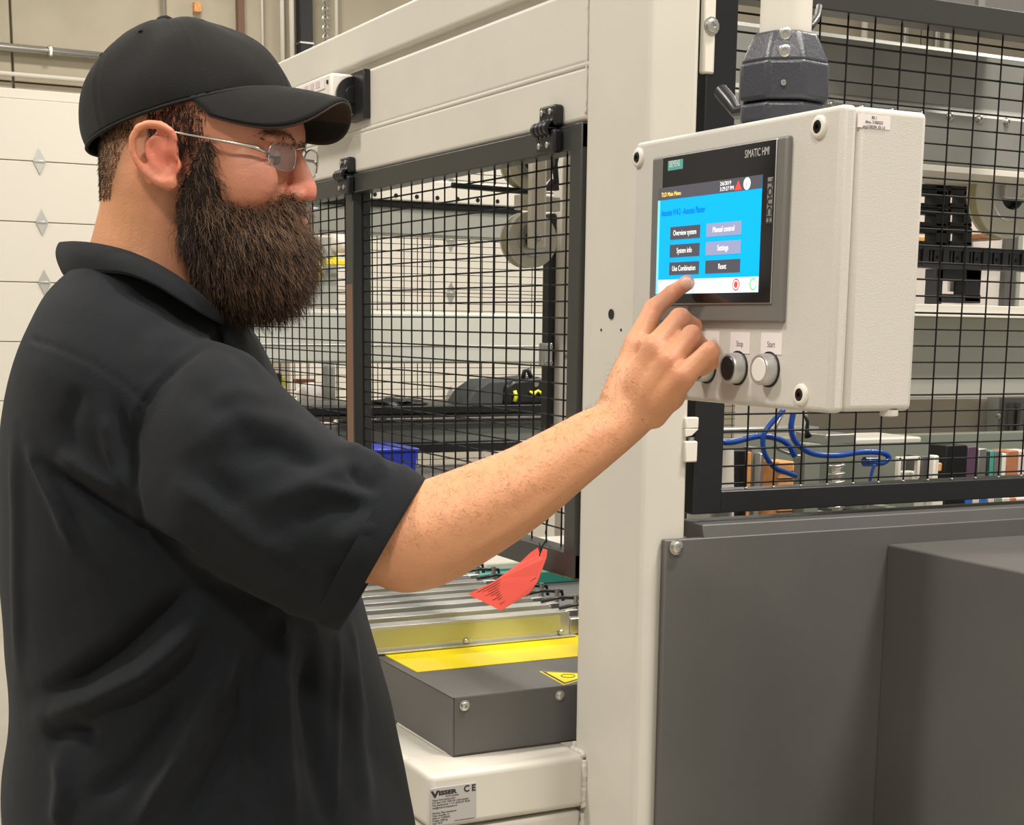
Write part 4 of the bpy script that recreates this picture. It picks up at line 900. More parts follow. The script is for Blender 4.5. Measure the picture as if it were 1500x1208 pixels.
# tendons and vein
for f_ in (ix, mi, ri): crease([f_[0] + NRM * .010, f_[0] * .45 + (wr_l + wr_r) * .275 + NRM * .014], .003, .0009)
crease([pd(700, 800, 1.33), pd(770, 765, 1.335), pd(850, 705, 1.35), pd(930, 630, 1.37)], .006, .0010)
crease([pd(760, 745, 1.33), pd(830, 700, 1.34), pd(900, 640, 1.36)], .007, -.0012)
setv(me, v)
# tint: redder face, ear and knuckles, brown stubble at nape and jaw
V_ = v - O_; hF_, hS_, hU_ = V_ @ HF, V_ @ HS, V_ @ HU
col = np.tile(np.array([.60, .285, .145]), (len(v), 1))
def paint(c, r, rgb, amt):
    global col
    k = amt * np.exp(-(((v - c) ** 2).sum(1) / (r * r)))[:, None]; col = col * (1 - k) + np.array(rgb) * k
inh = np.clip((.23 - np.linalg.norm(V_, axis=1)) / .04, 0, 1)[:, None]
rgb_face = np.array([.56, .235, .145]); fm = np.clip((hF_ + .02) / .05, 0, 1)[:, None] * inh; col = col * (1 - .8 * fm) + rgb_face * .8 * fm
paint(H(450, 280), .022, (.66, .20, .14), .75); paint(H(395, 262, .06), .03, (.62, .24, .17), .5); paint(H(385, 240, .062), .014, (.42, .17, .14), .35)
for s in (1, -1):
    paint(O_ + HF * ((H(240, 225, .08) - O_) @ HF) + HS * s * .084 + HU * ((H(240, 225, .08) - O_) @ HU), .030, (.68, .18, .12), .85)
    paint(H(417, 209, s * .026), .008, (.10, .05, .03), .8); paint(H(405, 207, s * .042), .008, (.12, .06, .04), .75)
for f_ in (ix, mi, ri, pk):
    for j in (0, 1, 2): paint(f_[j] + NRM * .01, .010, (.66, .26, .17), .45)
paint(ix[3], .010, (.72, .34, .27), .6)
hr_ = (1 / (1 + np.exp((hF_ + .045 - .25 * (hU_ + .05)) / .006))) * np.clip((hU_ + .064) / .02, 0, 1) * np.clip((.02 - hU_) / .01, 0, 1)
hr_ = hr_[:, None] * .72; col = col * (1 - hr_) + np.array([.10, .065, .04]) * hr_
paint(H(432, 326), .010, (.50, .17, .13), .7)
ca = me.color_attributes.new('tint', 'FLOAT_COLOR', 'POINT'); ca.data.foreach_set('color', np.concatenate([col, np.ones((len(v), 1))], 1).astype(np.float32).ravel())
skin = mat('skin', (.62, .33, .2), .48, sss=.12, spec=.4, bump=.25, bump_scale=380)
nt = skin.node_tree; at_ = nt.nodes.new('ShaderNodeAttribute'); at_.attribute_name = 'tint'
ns = nt.nodes.new('ShaderNodeTexNoise'); ns.inputs['Scale'].default_value = 55; ns.inputs['Detail'].default_value = 5
mx = nt.nodes.new('ShaderNodeMix'); mx.data_type = 'RGBA'; mx.blend_type = 'MULTIPLY'; mx.inputs['Factor'].default_value = 1
rp = nt.nodes.new('ShaderNodeMapRange'); rp.inputs['To Min'].default_value = .86; rp.inputs['To Max'].default_value = 1.12
tc = nt.nodes.new('ShaderNodeTexCoord'); nt.links.new(tc.outputs['Object'], ns.inputs['Vector']); nt.links.new(ns.outputs['Fac'], rp.inputs['Value'])
nt.links.new(at_.outputs['Color'], mx.inputs['A']); nt.links.new(rp.outputs['Result'], mx.inputs['B']); nt.links.new(mx.outputs['Result'], nt.nodes['Principled BSDF'].inputs['Base Color'])
body = finish(me, 'body', skin, man)
# fingernail of the pointing finger, eyes and lashes
eyem = mat('eye white', (.55, .5, .47), .2); lash = mat('dark lash', (.02, .012, .01), .7)
for s in (1, -1):
    c = H(390.5, 227, s * .033); mb = MB(); ball(mb, c + HF * .0005, (.0125, .0118, .0112), HF, HS, HU); e_ = mb.build('eye', eyem, man, smooth=True)
    mb = MB(); ball(mb, c + HF * .0085 - HU * .003, (.0058, .0062, .0058), HF, HS, HU, 12); mb.build('iris', mat('brown iris', (.05, .03, .02), .15), e_, smooth=True)
    MB().tube([H(411, 230, s * .024), H(409, 231, s * .031), H(402, 231, s * .040), H(391, 228, s * .0475)], [.0008, .0016, .0016, .0008], 6).build('eyelash', lash, man, smooth=True)
tipd = ix[3] - ix[2]; tipd /= np.linalg.norm(tipd); sd = np.cross(tipd, NRM); sd /= np.linalg.norm(sd); nn = np.cross(sd, tipd); nn /= np.linalg.norm(nn)
if nn @ NRM < 0: nn = -nn
mb = MB(); ball(mb, ix[3] + nn * .0050 + tipd * .0015, (.0068, .0056, .0034), tipd, sd, nn); mb.build('fingernail', mat('nail', (.78, .45, .37), .3), man, smooth=True)
# ------------------------------------------------------------------ clothes
cloth = mat('black work shirt cloth', (.0048, .0066, .0095), .8, spec=.22, bump=.5, bump_scale=1500, noise_amt=.25, noise_scale=30)
cloth.node_tree.nodes['Principled BSDF'].inputs['Sheen Weight'].default_value = .05
b = MB()
loft(b, [st((150, 370), (306, 428), 1.55, .098), st((112, 400), (338, 468), 1.552, .127), st((82, 438), (362, 502), 1.555, .160), st((56, 505), (392, 545), 1.56, .192), st((36, 572), (420, 600), 1.56, .200), st((23, 650), (448, 660), 1.56, .200), st((23, 760), (480, 760), 1.56, .198), st((22, 850), (517, 850), 1.56, .196), st((26, 940), (541, 940), 1.56, .194), st((33, 1030), (568, 1030), 1.56, .196), st((25, 1110), (586, 1110), 1.56, .204), st((25, 1190), (602, 1195), 1.56, .21), st((34, 1280), (618, 1290), 1.56, .215), st((36, 1370), (620, 1380), 1.56, .22)], n=64, ex=2.15, cap=.02)
ball(b, pd(228, 600, 1.44), (.08, .08, .085), RT3, FW3, UP3)
loft(b, [st((235, 500), (160, 730), 1.50, .075), st((298, 492), (190, 765), 1.44, .084), st((362, 517), (252, 806), 1.395, .084), st((420, 574), (330, 848), 1.385, .080), st((482, 630), (400, 884), 1.378, .076), st((545, 666), (452, 908), 1.374, .072), st((590, 681), (478, 919), 1.370, .070), st((622, 699), (496, 922), 1.368, .069)], n=48, cap=.02)
loft(b, [st((180, 480), (330, 500), 1.71, .07), st((195, 620), (335, 620), 1.77, .065), st((205, 780), (340, 780), 1.785, .062)], n=32, cap=.05)
me = remeshed(b, .0042, 6, 'shirt')
v = getv(me); n = getn(me)
near = np.clip(((-n) @ FW3 + .25) / .5, 0, 1)
LA = (v - C0) @ RT3
def fold(q, amp, wpx, d=1.40, taper=True):
    global v
    A = [pd(*p, d) for p in q]; w_ = wpx / 1560
    # distance measured in the man's side plane
    def flat(p): return np.stack([p @ RT3, p @ UP3], -1)
    P = flat(proj_to(v, d)); AA = [flat(a) for a in A]; best = np.full(len(P), 1e9); tt = np.zeros(len(P)); L = 0
    lens = [np.linalg.norm(y - x) for x, y in zip(AA[:-1], AA[1:])]; T = sum(lens)
    for (x, y), l in zip(zip(AA[:-1], AA[1:]), lens):
        ab = y - x; t = np.clip(((P - x) @ ab) / (ab @ ab), 0, 1); dd = np.linalg.norm(P - (x + t[:, None] * ab), axis=1)
        m = dd < best; best[m] = dd[m]; tt[m] = (L + t[m] * l) / T; L += l
    k = np.exp(-(best / w_) ** 2) * near
    if taper: k = k * np.clip(np.sin(np.clip(tt, .04, .96) * PI) * 1.6, 0, 1)
    v = v + n * (k * amp * .001)[:, None]
def proj_to(p, d):
    q = p - C0; return C0 + q * (d / (q @ FW3))[:, None]
folds = [
 ([(60, 678), (110, 712), (160, 745), (225, 790), (300, 828)], -7, 11), ([(40, 640), (62, 690), (88, 745), (108, 800)], 5, 10), ([(80, 660), (130, 690), (200, 730)], 5, 16),
 ([(60, 1046), (140, 1022), (210, 985), (270, 930), (300, 890)], 9, 17), ([(48, 1025), (110, 1000), (180, 955), (250, 890), (300, 850)], -9, 17), ([(60, 1085), (110, 1070), (150, 1080)], -6, 14),
 ([(195, 1215), (240, 1150), (285, 1080), (330, 985), (345, 930)], 8, 15), ([(250, 1230), (300, 1150), (350, 1060), (365, 960)], -6, 15), ([(120, 1180), (190, 1130), (250, 1060), (275, 1010)], -5, 18),
 ([(425, 905), (412, 980), (418, 1080), (430, 1215)], 6, 13), ([(455, 930), (448, 1020), (465, 1120), (485, 1215)], -6, 15), ([(392, 930), (380, 1030), (385, 1180)], -5, 14), ([(500, 940), (515, 1040), (540, 1200)], 4, 14),
 ([(345, 960), (352, 1080), (350, 1215)], -2.5, 3.5), ([(420, 885), (411, 960), (406, 1060)], 2.6, 4), ([(495, 905), (493, 1050), (490, 1215)], 3.2, 4.5), ([(510, 895), (522, 990), (538, 1075)], 2.8, 4.5), ([(62, 690), (92, 745), (106, 800)], 3, 4.5), ([(150, 640), (170, 690), (196, 720)], 3, 5), ([(300, 905), (262, 950), (205, 990), (140, 1020)], 4, 9), ([(345, 960), (300, 1040), (250, 1120), (205, 1200)], 4, 7), ([(20, 620), (26, 760), (28, 900), (24, 1000)], 4, 8), ([(90, 1100), (95, 1150), (85, 1215)], 5, 14),
 ([(300, 640), (350, 610), (420, 625), (470, 660)], 5, 15), ([(300, 590), (350, 575), (400, 590)], 3, 12), ([(330, 668), (400, 655), (460, 680), (500, 672)], -5, 14), ([(385, 735), (440, 712), (490, 690), (520, 675)], 5, 13),
 ([(420, 770), (480, 745), (535, 735)], -5, 13), ([(500, 652), (530, 656), (548, 668), (558, 690), (560, 708)], 7, 8), ([(510, 680), (528, 700), (542, 712), (552, 714)], -8, 8), ([(455, 712), (490, 718), (520, 728), (548, 730)], 5, 8), 
 ([(260, 560), (330, 600), (380, 660)], -3, 18), ([(235, 700), (300, 735), (370, 790), (440, 830)], 4, 22), ([(270, 650), (300, 700), (360, 750)], -4, 20), ([(480, 800), (520, 780), (560, 765)], 4, 14), ([(470, 840), (510, 850), (530, 830)], -3, 14),
 ([(150, 600), (165, 660), (190, 720)], 4, 12), ([(172, 590), (190, 650), (196, 700)], -3, 10), ([(120, 560), (100, 620), (110, 680)], -3, 16),
 ([(250, 440), (300, 455), (330, 500)], 2.5, 10), ([(180, 420), (240, 440), (290, 480)], -2.5, 12), ([(300, 500), (340, 510), (370, 540)], -3, 9), ([(320, 480), (350, 500), (385, 540)], 3, 8)]
for q, a_, w_ in folds:
    slv = q[0][0] >= 250 and max(p[1] for p in q) < 860
    fold(q, a_ * (1.25 if slv else 1.9 if w_ > 9 else 1.4), w_ * (1.2 if slv else .92))
for q, a_, w_ in (([(48, 497), (90, 512), (140, 535), (180, 562), (214, 590)], -2.6, 3.6), ([(46, 503), (90, 518), (140, 541), (180, 568), (212, 596)], 1.2, 5), ([(318, 492), (272, 528), (232, 562), (206, 600), (196, 650), (196, 700), (206, 760), (215, 785)], -3.4, 4.0), ([(308, 492), (262, 528), (222, 562), (197, 600), (187, 650), (187, 700), (197, 760)], 1.5, 6)): fold(q, a_, w_, taper=False)
for k in range(2): fold([(604, 692), (583, 752), (551, 806), (511, 862), (470, 910)], -2.4, 3.4, taper=False) if k == 0 else None
# fine cloth waves
nz = np.array([noise.noise(Vector(p * 9)) + .5 * noise.noise(Vector(p * 21 + 5)) for p in v[::1]]) if len(v) < 120000 else np.zeros(len(v))
v = v + n * (nz * .0022)[:, None]
# mouth of the right sleeve: press the end cap inwards
oc = pd(559, 810, 1.368); od = pd(628, 850, 1.36) - pd(545, 795, 1.372); od /= np.linalg.norm(od)
e1 = pd(622, 699, 1.368) - pd(496, 922, 1.368); e1 /= np.linalg.norm(e1); e2 = np.cross(e1, np.cross(e1, FW3)); ax = np.cross(e1, FW3); ax /= np.linalg.norm(ax)
if ax @ RT3 < 0: ax = -ax
q = v - oc; h = q @ ax; rr = np.sqrt((q @ e1 / .082) ** 2 + (q @ FW3 / .069) ** 2)
m = (h > -.014) * np.clip((n @ ax - .1) / .55, 0, 1); sm = np.clip((.97 - rr) / .14, 0, 1); sm = sm * sm * (3 - 2 * sm); v = v - ax * (.018 * sm * m)[:, None]
setv(me, v)
shirt = finish(me, 'shirt', cloth, man); _m = shirt.modifiers.new('s', 'SMOOTH'); _m.factor = .5; _m.iterations = 2
_u = (pd(622, 699, 1.368) - pd(496, 922, 1.368)) / 2; _c = (pd(622, 699, 1.368) + pd(496, 922, 1.368)) / 2 + ax * .0005
mb = MB(); _off = [(-.006, .90), (.0005, .955), (.0012, .985), (-.002, .996), (-.010, 1.004), (-.020, 1.012), (-.024, 1.008)]
for o_, k_ in _off:
    for a in range(64): t = 2 * PI * a / 64; mb.v.append(tuple(_c + ax * o_ + _u * (k_ * math.cos(t)) + FW3 * (.0695 * k_ * math.sin(t))))
for i_ in range(len(_off) - 1):
    for a in range(64): c_ = (a + 1) % 64; mb.f.append((i_ * 64 + a, i_ * 64 + c_, (i_ + 1) * 64 + c_, (i_ + 1) * 64 + a))
mb.build('sleeve_hem', cloth, shirt, smooth=True)
# collar: fold line round the neck and outer edge below it
up = [((88, 353), 1.548), ((112, 352), 1.50), ((145, 356), 1.475), ((185, 366), 1.462), ((225, 383), 1.458), ((262, 405), 1.462), ((295, 432), 1.475), ((318, 458), 1.50), ((330, 470), 1.53)]
lo = [((94, 404), 1.550), ((110, 402), 1.485), ((140, 400), 1.452), ((185, 403), 1.430), ((225, 418), 1.425), ((262, 440), 1.430), ((298, 462), 1.445), ((322, 474), 1.47), ((331, 477), 1.525)]
def spl(P, k=8):
    P = [np.array(p) for p in P]; out = []
    for i in range(len(P) - 1):
        a, b_, c, d = P[max(i - 1, 0)], P[i], P[i + 1], P[min(i + 2, len(P) - 1)]
        for j in range(k): t = j / k; out.append(.5 * ((2 * b_) + (c - a) * t + (2 * a - 5 * b_ + 4 * c - d) * t * t + (3 * b_ - a - 3 * c + d) * t ** 3))
    return out + [P[-1]]
U_ = spl([pd(*q, d) for q, d in up]); L_ = spl([pd(*q, d) for q, d in lo])
mir = lambda P: P + FW3 * (2 * (1.548 - (P - C0) @ FW3))
Uf = [mir(p) for p in U_[::-1]][:-1]; Lf = [mir(p) for p in L_[::-1]][:-1]
UA, LA_ = Uf[:-1] + U_, Lf[:-1] + L_
mb = MB(); R_ = 9; N = len(UA)
cen = pd(225, 420, 1.548)
for k in range(R_):
    t = k / (R_ - 1)
    for i in range(N):
        p = UA[i] * (1 - t) + LA_[i] * t; o = p - cen; o[2] = 0; o /= np.linalg.norm(o) + 1e-6
        mb.v.append(tuple(p + o * (.006 * math.sin(PI * t)) + UP3 * (.003 * math.sin(PI * t))))
for k in range(3):                                   # stand inside the fold
    t = (k + 1) / 3
    for i in range(N):
        o = UA[i] - cen; o[2] = 0; o /= np.linalg.norm(o) + 1e-6; mb.v.append(tuple(UA[i] - o * .008 * min(1, t * 2) - UP3 * .035 * t))
for k in range(R_ - 1):
    for i in range(N - 1): a = k * N + i; mb.f.append((a, a + 1, a + 1 + N, a + N))
for k in range(3):
    for i in range(N - 1):
        a = (0 if k == 0 else (R_ + k - 1) * N) + i; c = (R_ + k) * N + i; mb.f.append((a, c, c + 1, a + 1))
collar = mb.build('collar', cloth, shirt, smooth=True)
md = collar.modifiers.new('t', 'SOLIDIFY'); md.thickness = .0026; md.offset = 0
md = collar.modifiers.new('s', 'SUBSURF'); md.levels = 1; md.render_levels = 1
# stitch lines
mb = MB(); mb.tube([L_[i] * .88 + U_[i] * .12 + (L_[i] - cen) * 0 - FW3 * .0042 for i in range(2, len(L_))], .0005, 4); mb.build('stitching', cloth, collar)
# dark undershirt front beyond the collar
mb = MB(); loft(mb, [st((300, 440), (345, 462), 1.54, .05), st((320, 470), (372, 500), 1.55, .07), st((340, 530), (402, 560), 1.56, .08)], n=24); mb.build('shirt_placket', cloth, shirt, smooth=True)
# trousers and boots
tm = mat('black trouser cloth', (.015, .016, .02), .85, bump=.3, bump_scale=900)
b = MB()
loft(b, [(LP(-.0, 0, 1.02), RT3 * .175, FW3 * .165), (LP(-.0, 0, .93), RT3 * .17, FW3 * .175), (LP(-.005, 0, .86), RT3 * .15, FW3 * .17)], n=40, cap=.1)
for s in (-1, 1):
    loft(b, [(LP(-.01, s * .09, .92), RT3 * .125, FW3 * .09), (LP(.0, s * .10, .72), RT3 * .10, FW3 * .088), (LP(.01, s * .105, .5), RT3 * .078, FW3 * .072), (LP(-.01, s * .11, .3), RT3 * .075, FW3 * .068), (LP(-.01, s * .115, .085), RT3 * .072, FW3 * .062)], n=32, cap=.05)
me = remeshed(b, .008, 4, 'trousers'); v = getv(me); n = getn(me)
v += n * np.array([.004 * noise.noise(Vector((p[0] * 8, p[1] * 8, p[2] * 22))) for p in v])[:, None]; setv(me, v); finish(me, 'trousers', tm, man)
for s in (-1, 1):
    b = MB(); loft(b, [(LP(-.07, s * .115, .055), UP3 * .045, FW3 * .036), (LP(-.02, s * .118, .062), UP3 * .052, FW3 * .042), (LP(.06, s * .122, .055), UP3 * .045, FW3 * .046), (LP(.15, s * .126, .045), UP3 * .034, FW3 * .05), (LP(.20, s * .126, .04), UP3 * .026, FW3 * .04)], n=28)
    loft(b, [(LP(-.02, s * .115, .05), RT3 * .05, FW3 * .04), (LP(-.015, s * .115, .16), RT3 * .055, FW3 * .047)], n=24, cap=.2)
    me = remeshed(b, .005, 3, 'boot'); bt = finish(me, 'boot', mat('black boot leather', (.02, .018, .016), .4), man)
    b = MB(); loft(b, [(LP(-.085, s * .115, .011), UP3 * .011, FW3 * .036), (LP(.05, s * .122, .011), UP3 * .011, FW3 * .048), (LP(.15, s * .126, .011), UP3 * .011, FW3 * .053), (LP(.222, s * .126, .011), UP3 * .011, FW3 * .036)], n=20, ex=4, cap=.6); b.build('sole', 'black', bt, smooth='auto')

# ------------------------------------------------------------------ cap
capm = mat('black cap twill', (.0070, .0064, .0058), .8, spec=.2, bump=.5, bump_scale=1300, noise_amt=.3, noise_scale=14, detail=6)
capm.node_tree.nodes['Principled BSDF'].inputs['Sheen Weight'].default_value = .07
under = mat('worn brown brim lining', (.035, .022, .015), .85)
A0, A1 = H(143, 226), H(421, 131)
CF = (A1 - A0) / np.linalg.norm(A1 - A0); CS = HS.copy(); CUp = np.cross(CS, CF); CUp /= np.linalg.norm(CUp)
if CUp @ UP3 < 0: CUp = -CUp
CC = (A0 + A1) / 2; RA = np.linalg.norm(A1 - A0) / 2; RB = .0815; HC = .0975
me = bpy.data.meshes.new('crown'); mb = MB(); NP, NT = 144, 40
seams = [PI / 3 * k + PI / 6 * 0 + PI / 3 for k in range(6)]
for i in range(NT + 1):
    t = i / NT
    for j in range(NP):
        ph = 2 * PI * j / NP
        r = max(0.0, math.cos(t * PI / 2)) ** (.84 + .34 * max(0, math.cos(ph))) * (1 + .06 * math.sin(PI * min(1, t * 1.15)) * (.5 - .5 * math.cos(ph)))
        hgt = math.sin(t * PI / 2) ** 1.08
        ds = min(abs(math.atan2(math.sin(ph - s_), math.cos(ph - s_))) * RA * max(r, .05) for s_ in seams)
        g = -.0012 * math.exp(-(ds / .0016) ** 2) + .0007 * math.exp(-((ds - .004) / .0025) ** 2)
        wv = .0022 * math.sin(5 * ph + 7 * t) * math.sin(PI * t) + .0016 * noise.noise(Vector((math.cos(ph) * 3, math.sin(ph) * 3, t * 4)))
        x, y = RA * r * math.cos(ph), RB * r * math.sin(ph); k = 1 + (g + wv) / RA
        mb.v.append(tuple(CC + CF * (x * k) + CS * (y * k) + CUp * (HC * hgt + (g + wv) * t)))
for i in range(NT):
    for j in range(NP): a = i * NP + j; c = i * NP + (j + 1) % NP; mb.f.append((a, c, c + NP, a + NP))
crown = mb.build('cap', capm, man, smooth=True)
md = crown.modifiers.new('t', 'SOLIDIFY'); md.thickness = .002; md.offset = -1
mb = MB(); mb.lathe(CC + CUp * (HC + .001), CUp, [(-.002, .009), (.0015, .0088), (.004, .006), (.0048, 0)], 24); mb.build('cap_button', capm, crown, smooth=True)
mb = MB()
for s_ in seams:
    for hh in (.62,):
        ph = s_ + PI / 6; r = math.cos(hh * PI / 2) ** (.84 + .34 * max(0, math.cos(ph))) * (1 + .05 * (.5 - .5 * math.cos(ph))); p = CC + CF * (RA * r * math.cos(ph)) + CS * (RB * r * math.sin(ph)) + CUp * (HC * math.sin(hh * PI / 2) ** 1.08); nv = p - CC; nv /= np.linalg.norm(nv)
        mb = MB(); tt = [p + nv * .0008 + np.cross(nv, CUp) * .0028 * math.cos(a) + np.cross(nv, np.cross(nv, CUp)) * .0028 * math.sin(a) for a in [2 * PI * k / 12 for k in range(13)]]; mb.tube(tt, .0009, 6, cap=False); mb.build('eyelet', capm, crown, smooth=True)
# sweatband edge
mb = MB(); mb.tube([CC + CF * (RA * 1.002 * math.cos(a)) + CS * (RB * 1.002 * math.sin(a)) - CUp * .001 for a in [2 * PI * k / 96 for k in range(97)]], .0018, 8, cap=False); mb.build('hem', capm, crown, smooth=True)
# brim
mb = MB(); NV, NU = 48, 16; PHM = math.radians(66)
def brim(u, vv):
    ph = -PHM + 2 * PHM * vv; L = .055 * (max(0, math.cos(ph * 90 / 70)) ** .55) + .001
    x = RA * .985 * math.cos(ph) + L * u; y = RB * .985 * math.sin(ph) * (1 + .05 * u)
    drop = -13 * y * y * (x / (RA + .05)) ** 1.8 * min(1, u) ** .7 - .022 * u * (L / .055) - .10 * u * u * L
    return CC + CF * x + CS * y + CUp * (drop * 1.0 + .001)
for i in range(NU + 1):
    for j in range(NV + 1): mb.v.append(tuple(brim(i / NU, j / NV)))
W = NV + 1
for i in range(NU):
    for j in range(NV): a = i * W + j; mb.f.append((a, a + 1, a + 1 + W, a + W))
bo = mb.build('brim', capm, crown, smooth=True); bo.data.materials.append(under)
md = bo.modifiers.new('t', 'SOLIDIFY'); md.thickness = .0035; md.offset = 0; md.material_offset = 0
# lining sheet under the brim
mb2 = MB(); mb2.v = [tuple(np.array(p) - CUp * .0022) for p in mb.v]; mb2.f = list(mb.f)
for i in range(NU + 1):
    for j in (0, NV): pass
lin = mb2.build('brim_lining', under, bo, smooth=True)
md = lin.modifiers.new('t', 'SOLIDIFY'); md.thickness = .0012; md.offset = 0

# ------------------------------------------------------------------ glasses
metal = mat('silver wire', (.6, .57, .52), .22, 1)
gl_ = thing_child = bpy.data.objects.new('glasses', None); COL.objects.link(gl_); gl_.parent = man; gl_.matrix_parent_inverse = Matrix.Translation(man.location).inverted(); gl_.location = (0, 0, 0)
def gpart(mb, name, m):
    o = mb.build(name, m, None, smooth=True); o.parent = gl_; o.matrix_parent_inverse = Matrix.Identity(4); o.matrix_parent_inverse = gl_.matrix_basis.inverted(); return o
GP = O_ + HF * ((H(428, 222) - O_) @ HF + .009); GP = GP + HU * ((H(428, 222) - O_) @ HU)
lensm = mat('lens glass', (.62, .64, .66), .03, alpha=.16, spec=.8)
for s in (1, -1):
    rim = []
    for k in range(41):
        a = 2 * PI * k / 40; cx_, cy_ = math.cos(a), math.sin(a)
        ly = math.copysign(abs(cx_) ** .7, cx_) * .0215; lz = math.copysign(abs(cy_) ** .7, cy_) * .0125
        sx_ = .0315 + ly; rim.append(GP + HS * (s * sx_) + HU * (lz - .0075) - HF * (.35 * (sx_ - .01) ** 2 * 10))
    gpart(MB().tube(rim, .0009 if s < 0 else .0007, 6, cap=False), 'rim', metal)
    mb = MB(); mb.add([tuple(p) for p in rim[:-1]] + [tuple(p - HF * .0014) for p in rim[:-1]], [tuple(range(40)), tuple(reversed(range(40, 80)))] + [(i, (i + 1) % 40, (i + 1) % 40 + 40, i + 40) for i in range(40)]); gpart(mb, 'lens', lensm)
    ex = rim[0] if s > 0 else rim[0]
    hinge_ = GP + HS * (s * .064) - HU * .0035 - HF * .016
    et = O_ + HF * ((H(252, 193, .079) - O_) @ HF) + HS * (s * .0795) + HU * ((H(252, 193, .079) - O_) @ HU)
    mid1 = hinge_ * .66 + et * .34 + HS * s * .003; mid2 = hinge_ * .3 + et * .7 + HS * s * .003
    back = et - HF * .022 - HU * .012
    gpart(MB().tube([ex, ex * .5 + hinge_ * .5 + HS * s * .002, hinge_, mid1, mid2, et, back], [.0012, .0016, .0018, .0013, .0011, .0012, .0015], 8), 'temple', metal)
gpart(MB().tube([GP + HS * .010 + HU * .002, GP + HF * .004 + HU * .005, GP - HS * .010 + HU * .002], .0009, 8), 'nose_bridge', metal)

# ------------------------------------------------------------------ beard and hair: a soft core with many separate strands
rg_ = np.random.RandomState(5)
hairm = mat('dark brown hair', (.030, .0165, .011), .6, spec=.3); hairl = mat('lighter brown hair', (.19, .11, .065), .6, spec=.3)
b = MB()
for s in (1, -1):
    for (px, py, so, r) in ((305, 212, .0645, .008), (303, 228, .0655, .010), (298, 252, .062, .014), (297, 282, .056, .021), (305, 312, .050, .027), (322, 342, .043, .034), (350, 365, .034, .042), (375, 375, .022, .046)):
        ball(b, H(px, py, s * so * (1 - .0)), (r, r * .75, r * 1.1), HF, HS, HU)
    ball(b, H(418, 306, s * .014), (.013, .017, .0085), HF, HS, HU); ball(b, H(400, 318, s * .028), (.013, .013, .014), HF, HS, HU)
ball(b, H(392, 372), (.042, .050, .040), HF, HS, HU); ball(b, H(392, 402), (.035, .040, .033), HF, HS, HU); ball(b, H(345, 405), (.036, .045, .036), HF, HS, HU); ball(b, H(425, 362), (.016, .032, .020), HF, HS, HU)
me = remeshed(b, .004, 5, 'beard'); v = getv(me); n = getn(me)
v += n * np.array([.004 * noise.noise(Vector(p * 60)) + .003 * noise.noise(Vector(p * 130)) for p in v])[:, None]; setv(me, v)
beard = finish(me, 'beard', hairm, man)
tri_c = np.array([p.center[:] for p in me.polygons]); tri_n = np.array([p.normal[:] for p in me.polygons])
def strands(roots, norms, length, down, curl, r, m, name, parent, fwd=0.0, k=6, seed=0, out=1.0):
    rs = np.random.RandomState(seed); N = len(roots); V = []; Fc = []
    L = length * rs.uniform(.55, 1.15, N); ph = rs.uniform(0, 6.28, N); jit = rs.normal(0, .35, (N, 3))
    side = np.cross(norms, UP3 + 1e-3); side /= np.linalg.norm(side, axis=1)[:, None] + 1e-9
    p = roots.copy(); dirn = norms * out + jit + UP3 * (-down * .3); dirn /= np.linalg.norm(dirn, axis=1)[:, None]
    verts = np.zeros((N, k + 1, 3, 3))
    for i in range(k + 1):
        t = i / k; rad = r * (1 - .75 * t)
        a = np.cross(dirn, UP3 + np.array([.1, .2, 0])); a /= np.linalg.norm(a, axis=1)[:, None] + 1e-9; c = np.cross(dirn, a)
        for j in range(3): verts[:, i, j] = p + (a * math.cos(2.094 * j) + c * math.sin(2.094 * j)) * rad
        g = np.stack([np.sin(ph + t * curl), np.cos(ph * 1.7 + t * curl * 1.2), np.sin(ph * 2.3 + t * curl)], 1) * .55
        d2 = dirn + (UP3 * -down + HF * fwd) * .35 + g * .5; d2 /= np.linalg.norm(d2, axis=1)[:, None]; dirn = d2
        p = p + dirn * (L / k)[:, None]
    V = verts.reshape(-1, 3)
    idx = np.arange(N)[:, None, None] * (3 * (k + 1)) + np.arange(k)[None, :, None] * 3; j = np.arange(3)[None, None, :]; j2 = (np.arange(3) + 1)[None, None, :] % 3
    Q = np.stack([idx + j, idx + j2, idx + j2 + 3, idx + j + 3], -1).reshape(-1, 4)
    me = bpy.data.meshes.new(name); me.vertices.add(len(V)); me.vertices.foreach_set('co', V.ravel()); me.loops.add(Q.size); me.loops.foreach_set('vertex_index', Q.ravel().astype(np.int32))
    me.polygons.add(len(Q)); me.polygons.foreach_set('loop_start', np.arange(0, Q.size, 4, dtype=np.int32)); me.polygons.foreach_set('loop_total', np.full(len(Q), 4, np.int32)); me.update(); me.validate()
    o = finish(me, name, m, parent); o['kind'] = 'stuff'; return o
hu = (tri_c - O_) @ HU; hs_ = (tri_c - O_) @ HS; hfw = (tri_c - O_) @ HF
w1 = (tri_n @ HS > -.4)
idx = rg_.choice(np.where(w1)[0], 7000); low = hu[idx] < -.055
strands(tri_c[idx], tri_n[idx], .016, 1.1, 5, .00032, hairm, 'beard_hair', beard, .25, 6, 1)
cand = np.where(w1 & (hu < -.07))[0]; idx = rg_.choice(cand, 5000); strands(tri_c[idx], tri_n[idx], .026, 1.0, 6, .0003, hairm, 'beard_hair', beard, .25, 7, 2)
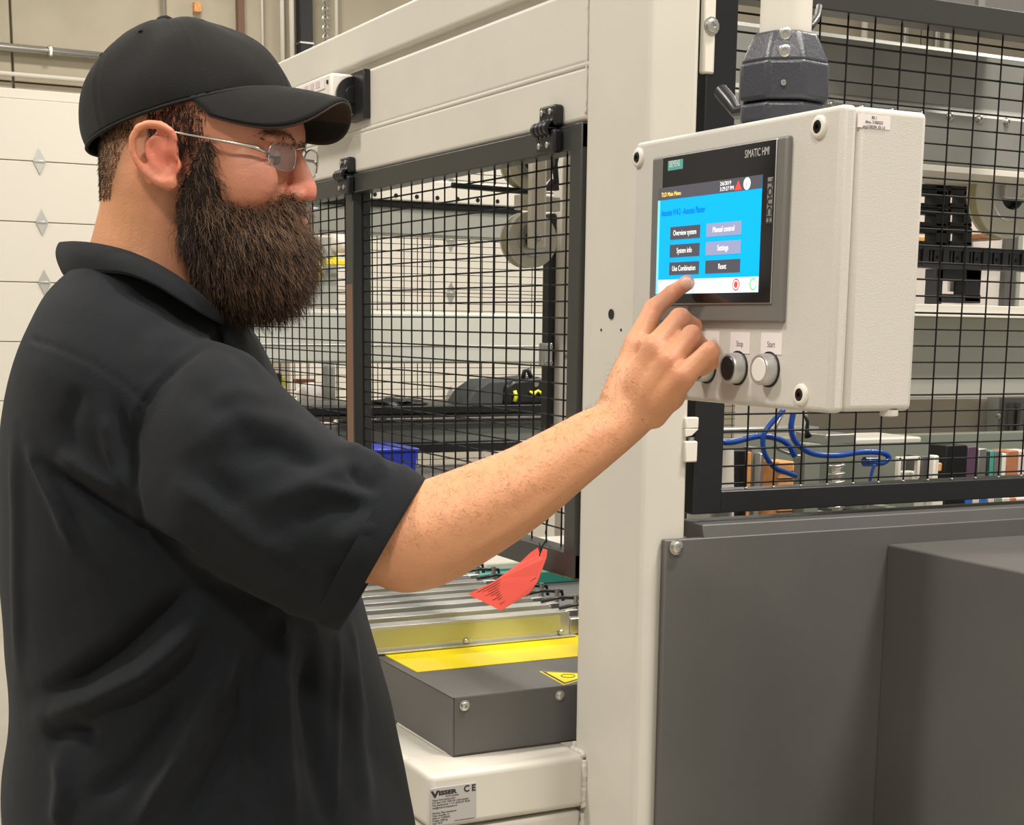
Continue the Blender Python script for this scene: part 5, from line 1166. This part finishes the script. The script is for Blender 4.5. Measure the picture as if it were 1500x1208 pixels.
pw = np.where(w1, np.clip((hfw - .015) / .085, 0, 1) ** 1.6, 0); idx = rg_.choice(len(pw), 5200, p=pw / pw.sum()); strands(tri_c[idx], tri_n[idx], .022, .8, 8, .0003, hairl, 'beard_tips', beard, .3, 7, 3)
# short hair at nape and temple, sampled from the scalp below the cap
bv = getv(body.data); bn_ = getn(body.data); q = bv - O_; a_, s_, u_ = q @ HF, q @ HS, q @ HU
hem = ((bv - CC) @ CUp)
msk = (hem < .004) & (u_ > -.062) & (a_ < -.048 + .28 * (u_ + .05)) & (s_ > -.09) & (np.abs(s_) < .076)
ids = np.where(msk)[0]; ids = rg_.choice(ids, min(5200, len(ids) * 2))
strands(bv[ids], bn_[ids], .0045, 2.2, 2, .00024, mat('mid brown hair', (.050, .030, .018), .7, spec=.2), 'short_hair', man, -.3, 3, 4, .5)
msk = (hem < .002) & (u_ > -.012) & (a_ > -.014) & (a_ < .040 + .006 * np.sin(u_ * 900)) & (np.abs(s_) > .045) & (np.abs(s_) < .080)
ids = np.where(msk)[0]; ids = rg_.choice(ids, min(2600, len(ids) * 3)); strands(bv[ids], bn_[ids], .011, 1.6, 4, .0003, hairm, 'temple_hair', man, .1, 4, 5, .35)
# eyebrows
for s in (1, -1):
    pts = bv[(np.abs(s_ - s * .030) < .021) & (np.abs(u_ - ((H(424, 208) - O_) @ HU)) < .0045) & (a_ > .05)]
    nn_ = np.tile(HF * .6 + HS * s * .5, (len(pts), 1))
    if len(pts):
        ids = rg_.choice(len(pts), 170); strands(pts[ids], nn_[ids], .005, .2, 1, .0003, hairm, 'eyebrow', man, -1.2, 3, 6 + s, .15)
# fine hair on the forearm
d0 = (bv - pd(742, 720, 1.37)) @ RT3; msk = (np.abs(d0) < .13) & (bv[:, 2] > 1.2) & (bn_ @ UP3 > -.1) & ((bv - C0) @ FW3 < 1.44)
tmp = np.linalg.norm(bv - pd(742, 720, 1.38), axis=1) < .16
ids = np.where(msk & tmp)[0]
if len(ids): ids = rg_.choice(ids, 1900); strands(bv[ids], bn_[ids], .009, .5, 2, .00010, mat('fine arm hair', (.16, .07, .03), .6), 'arm_hair', man, .9, 3, 9, .35)
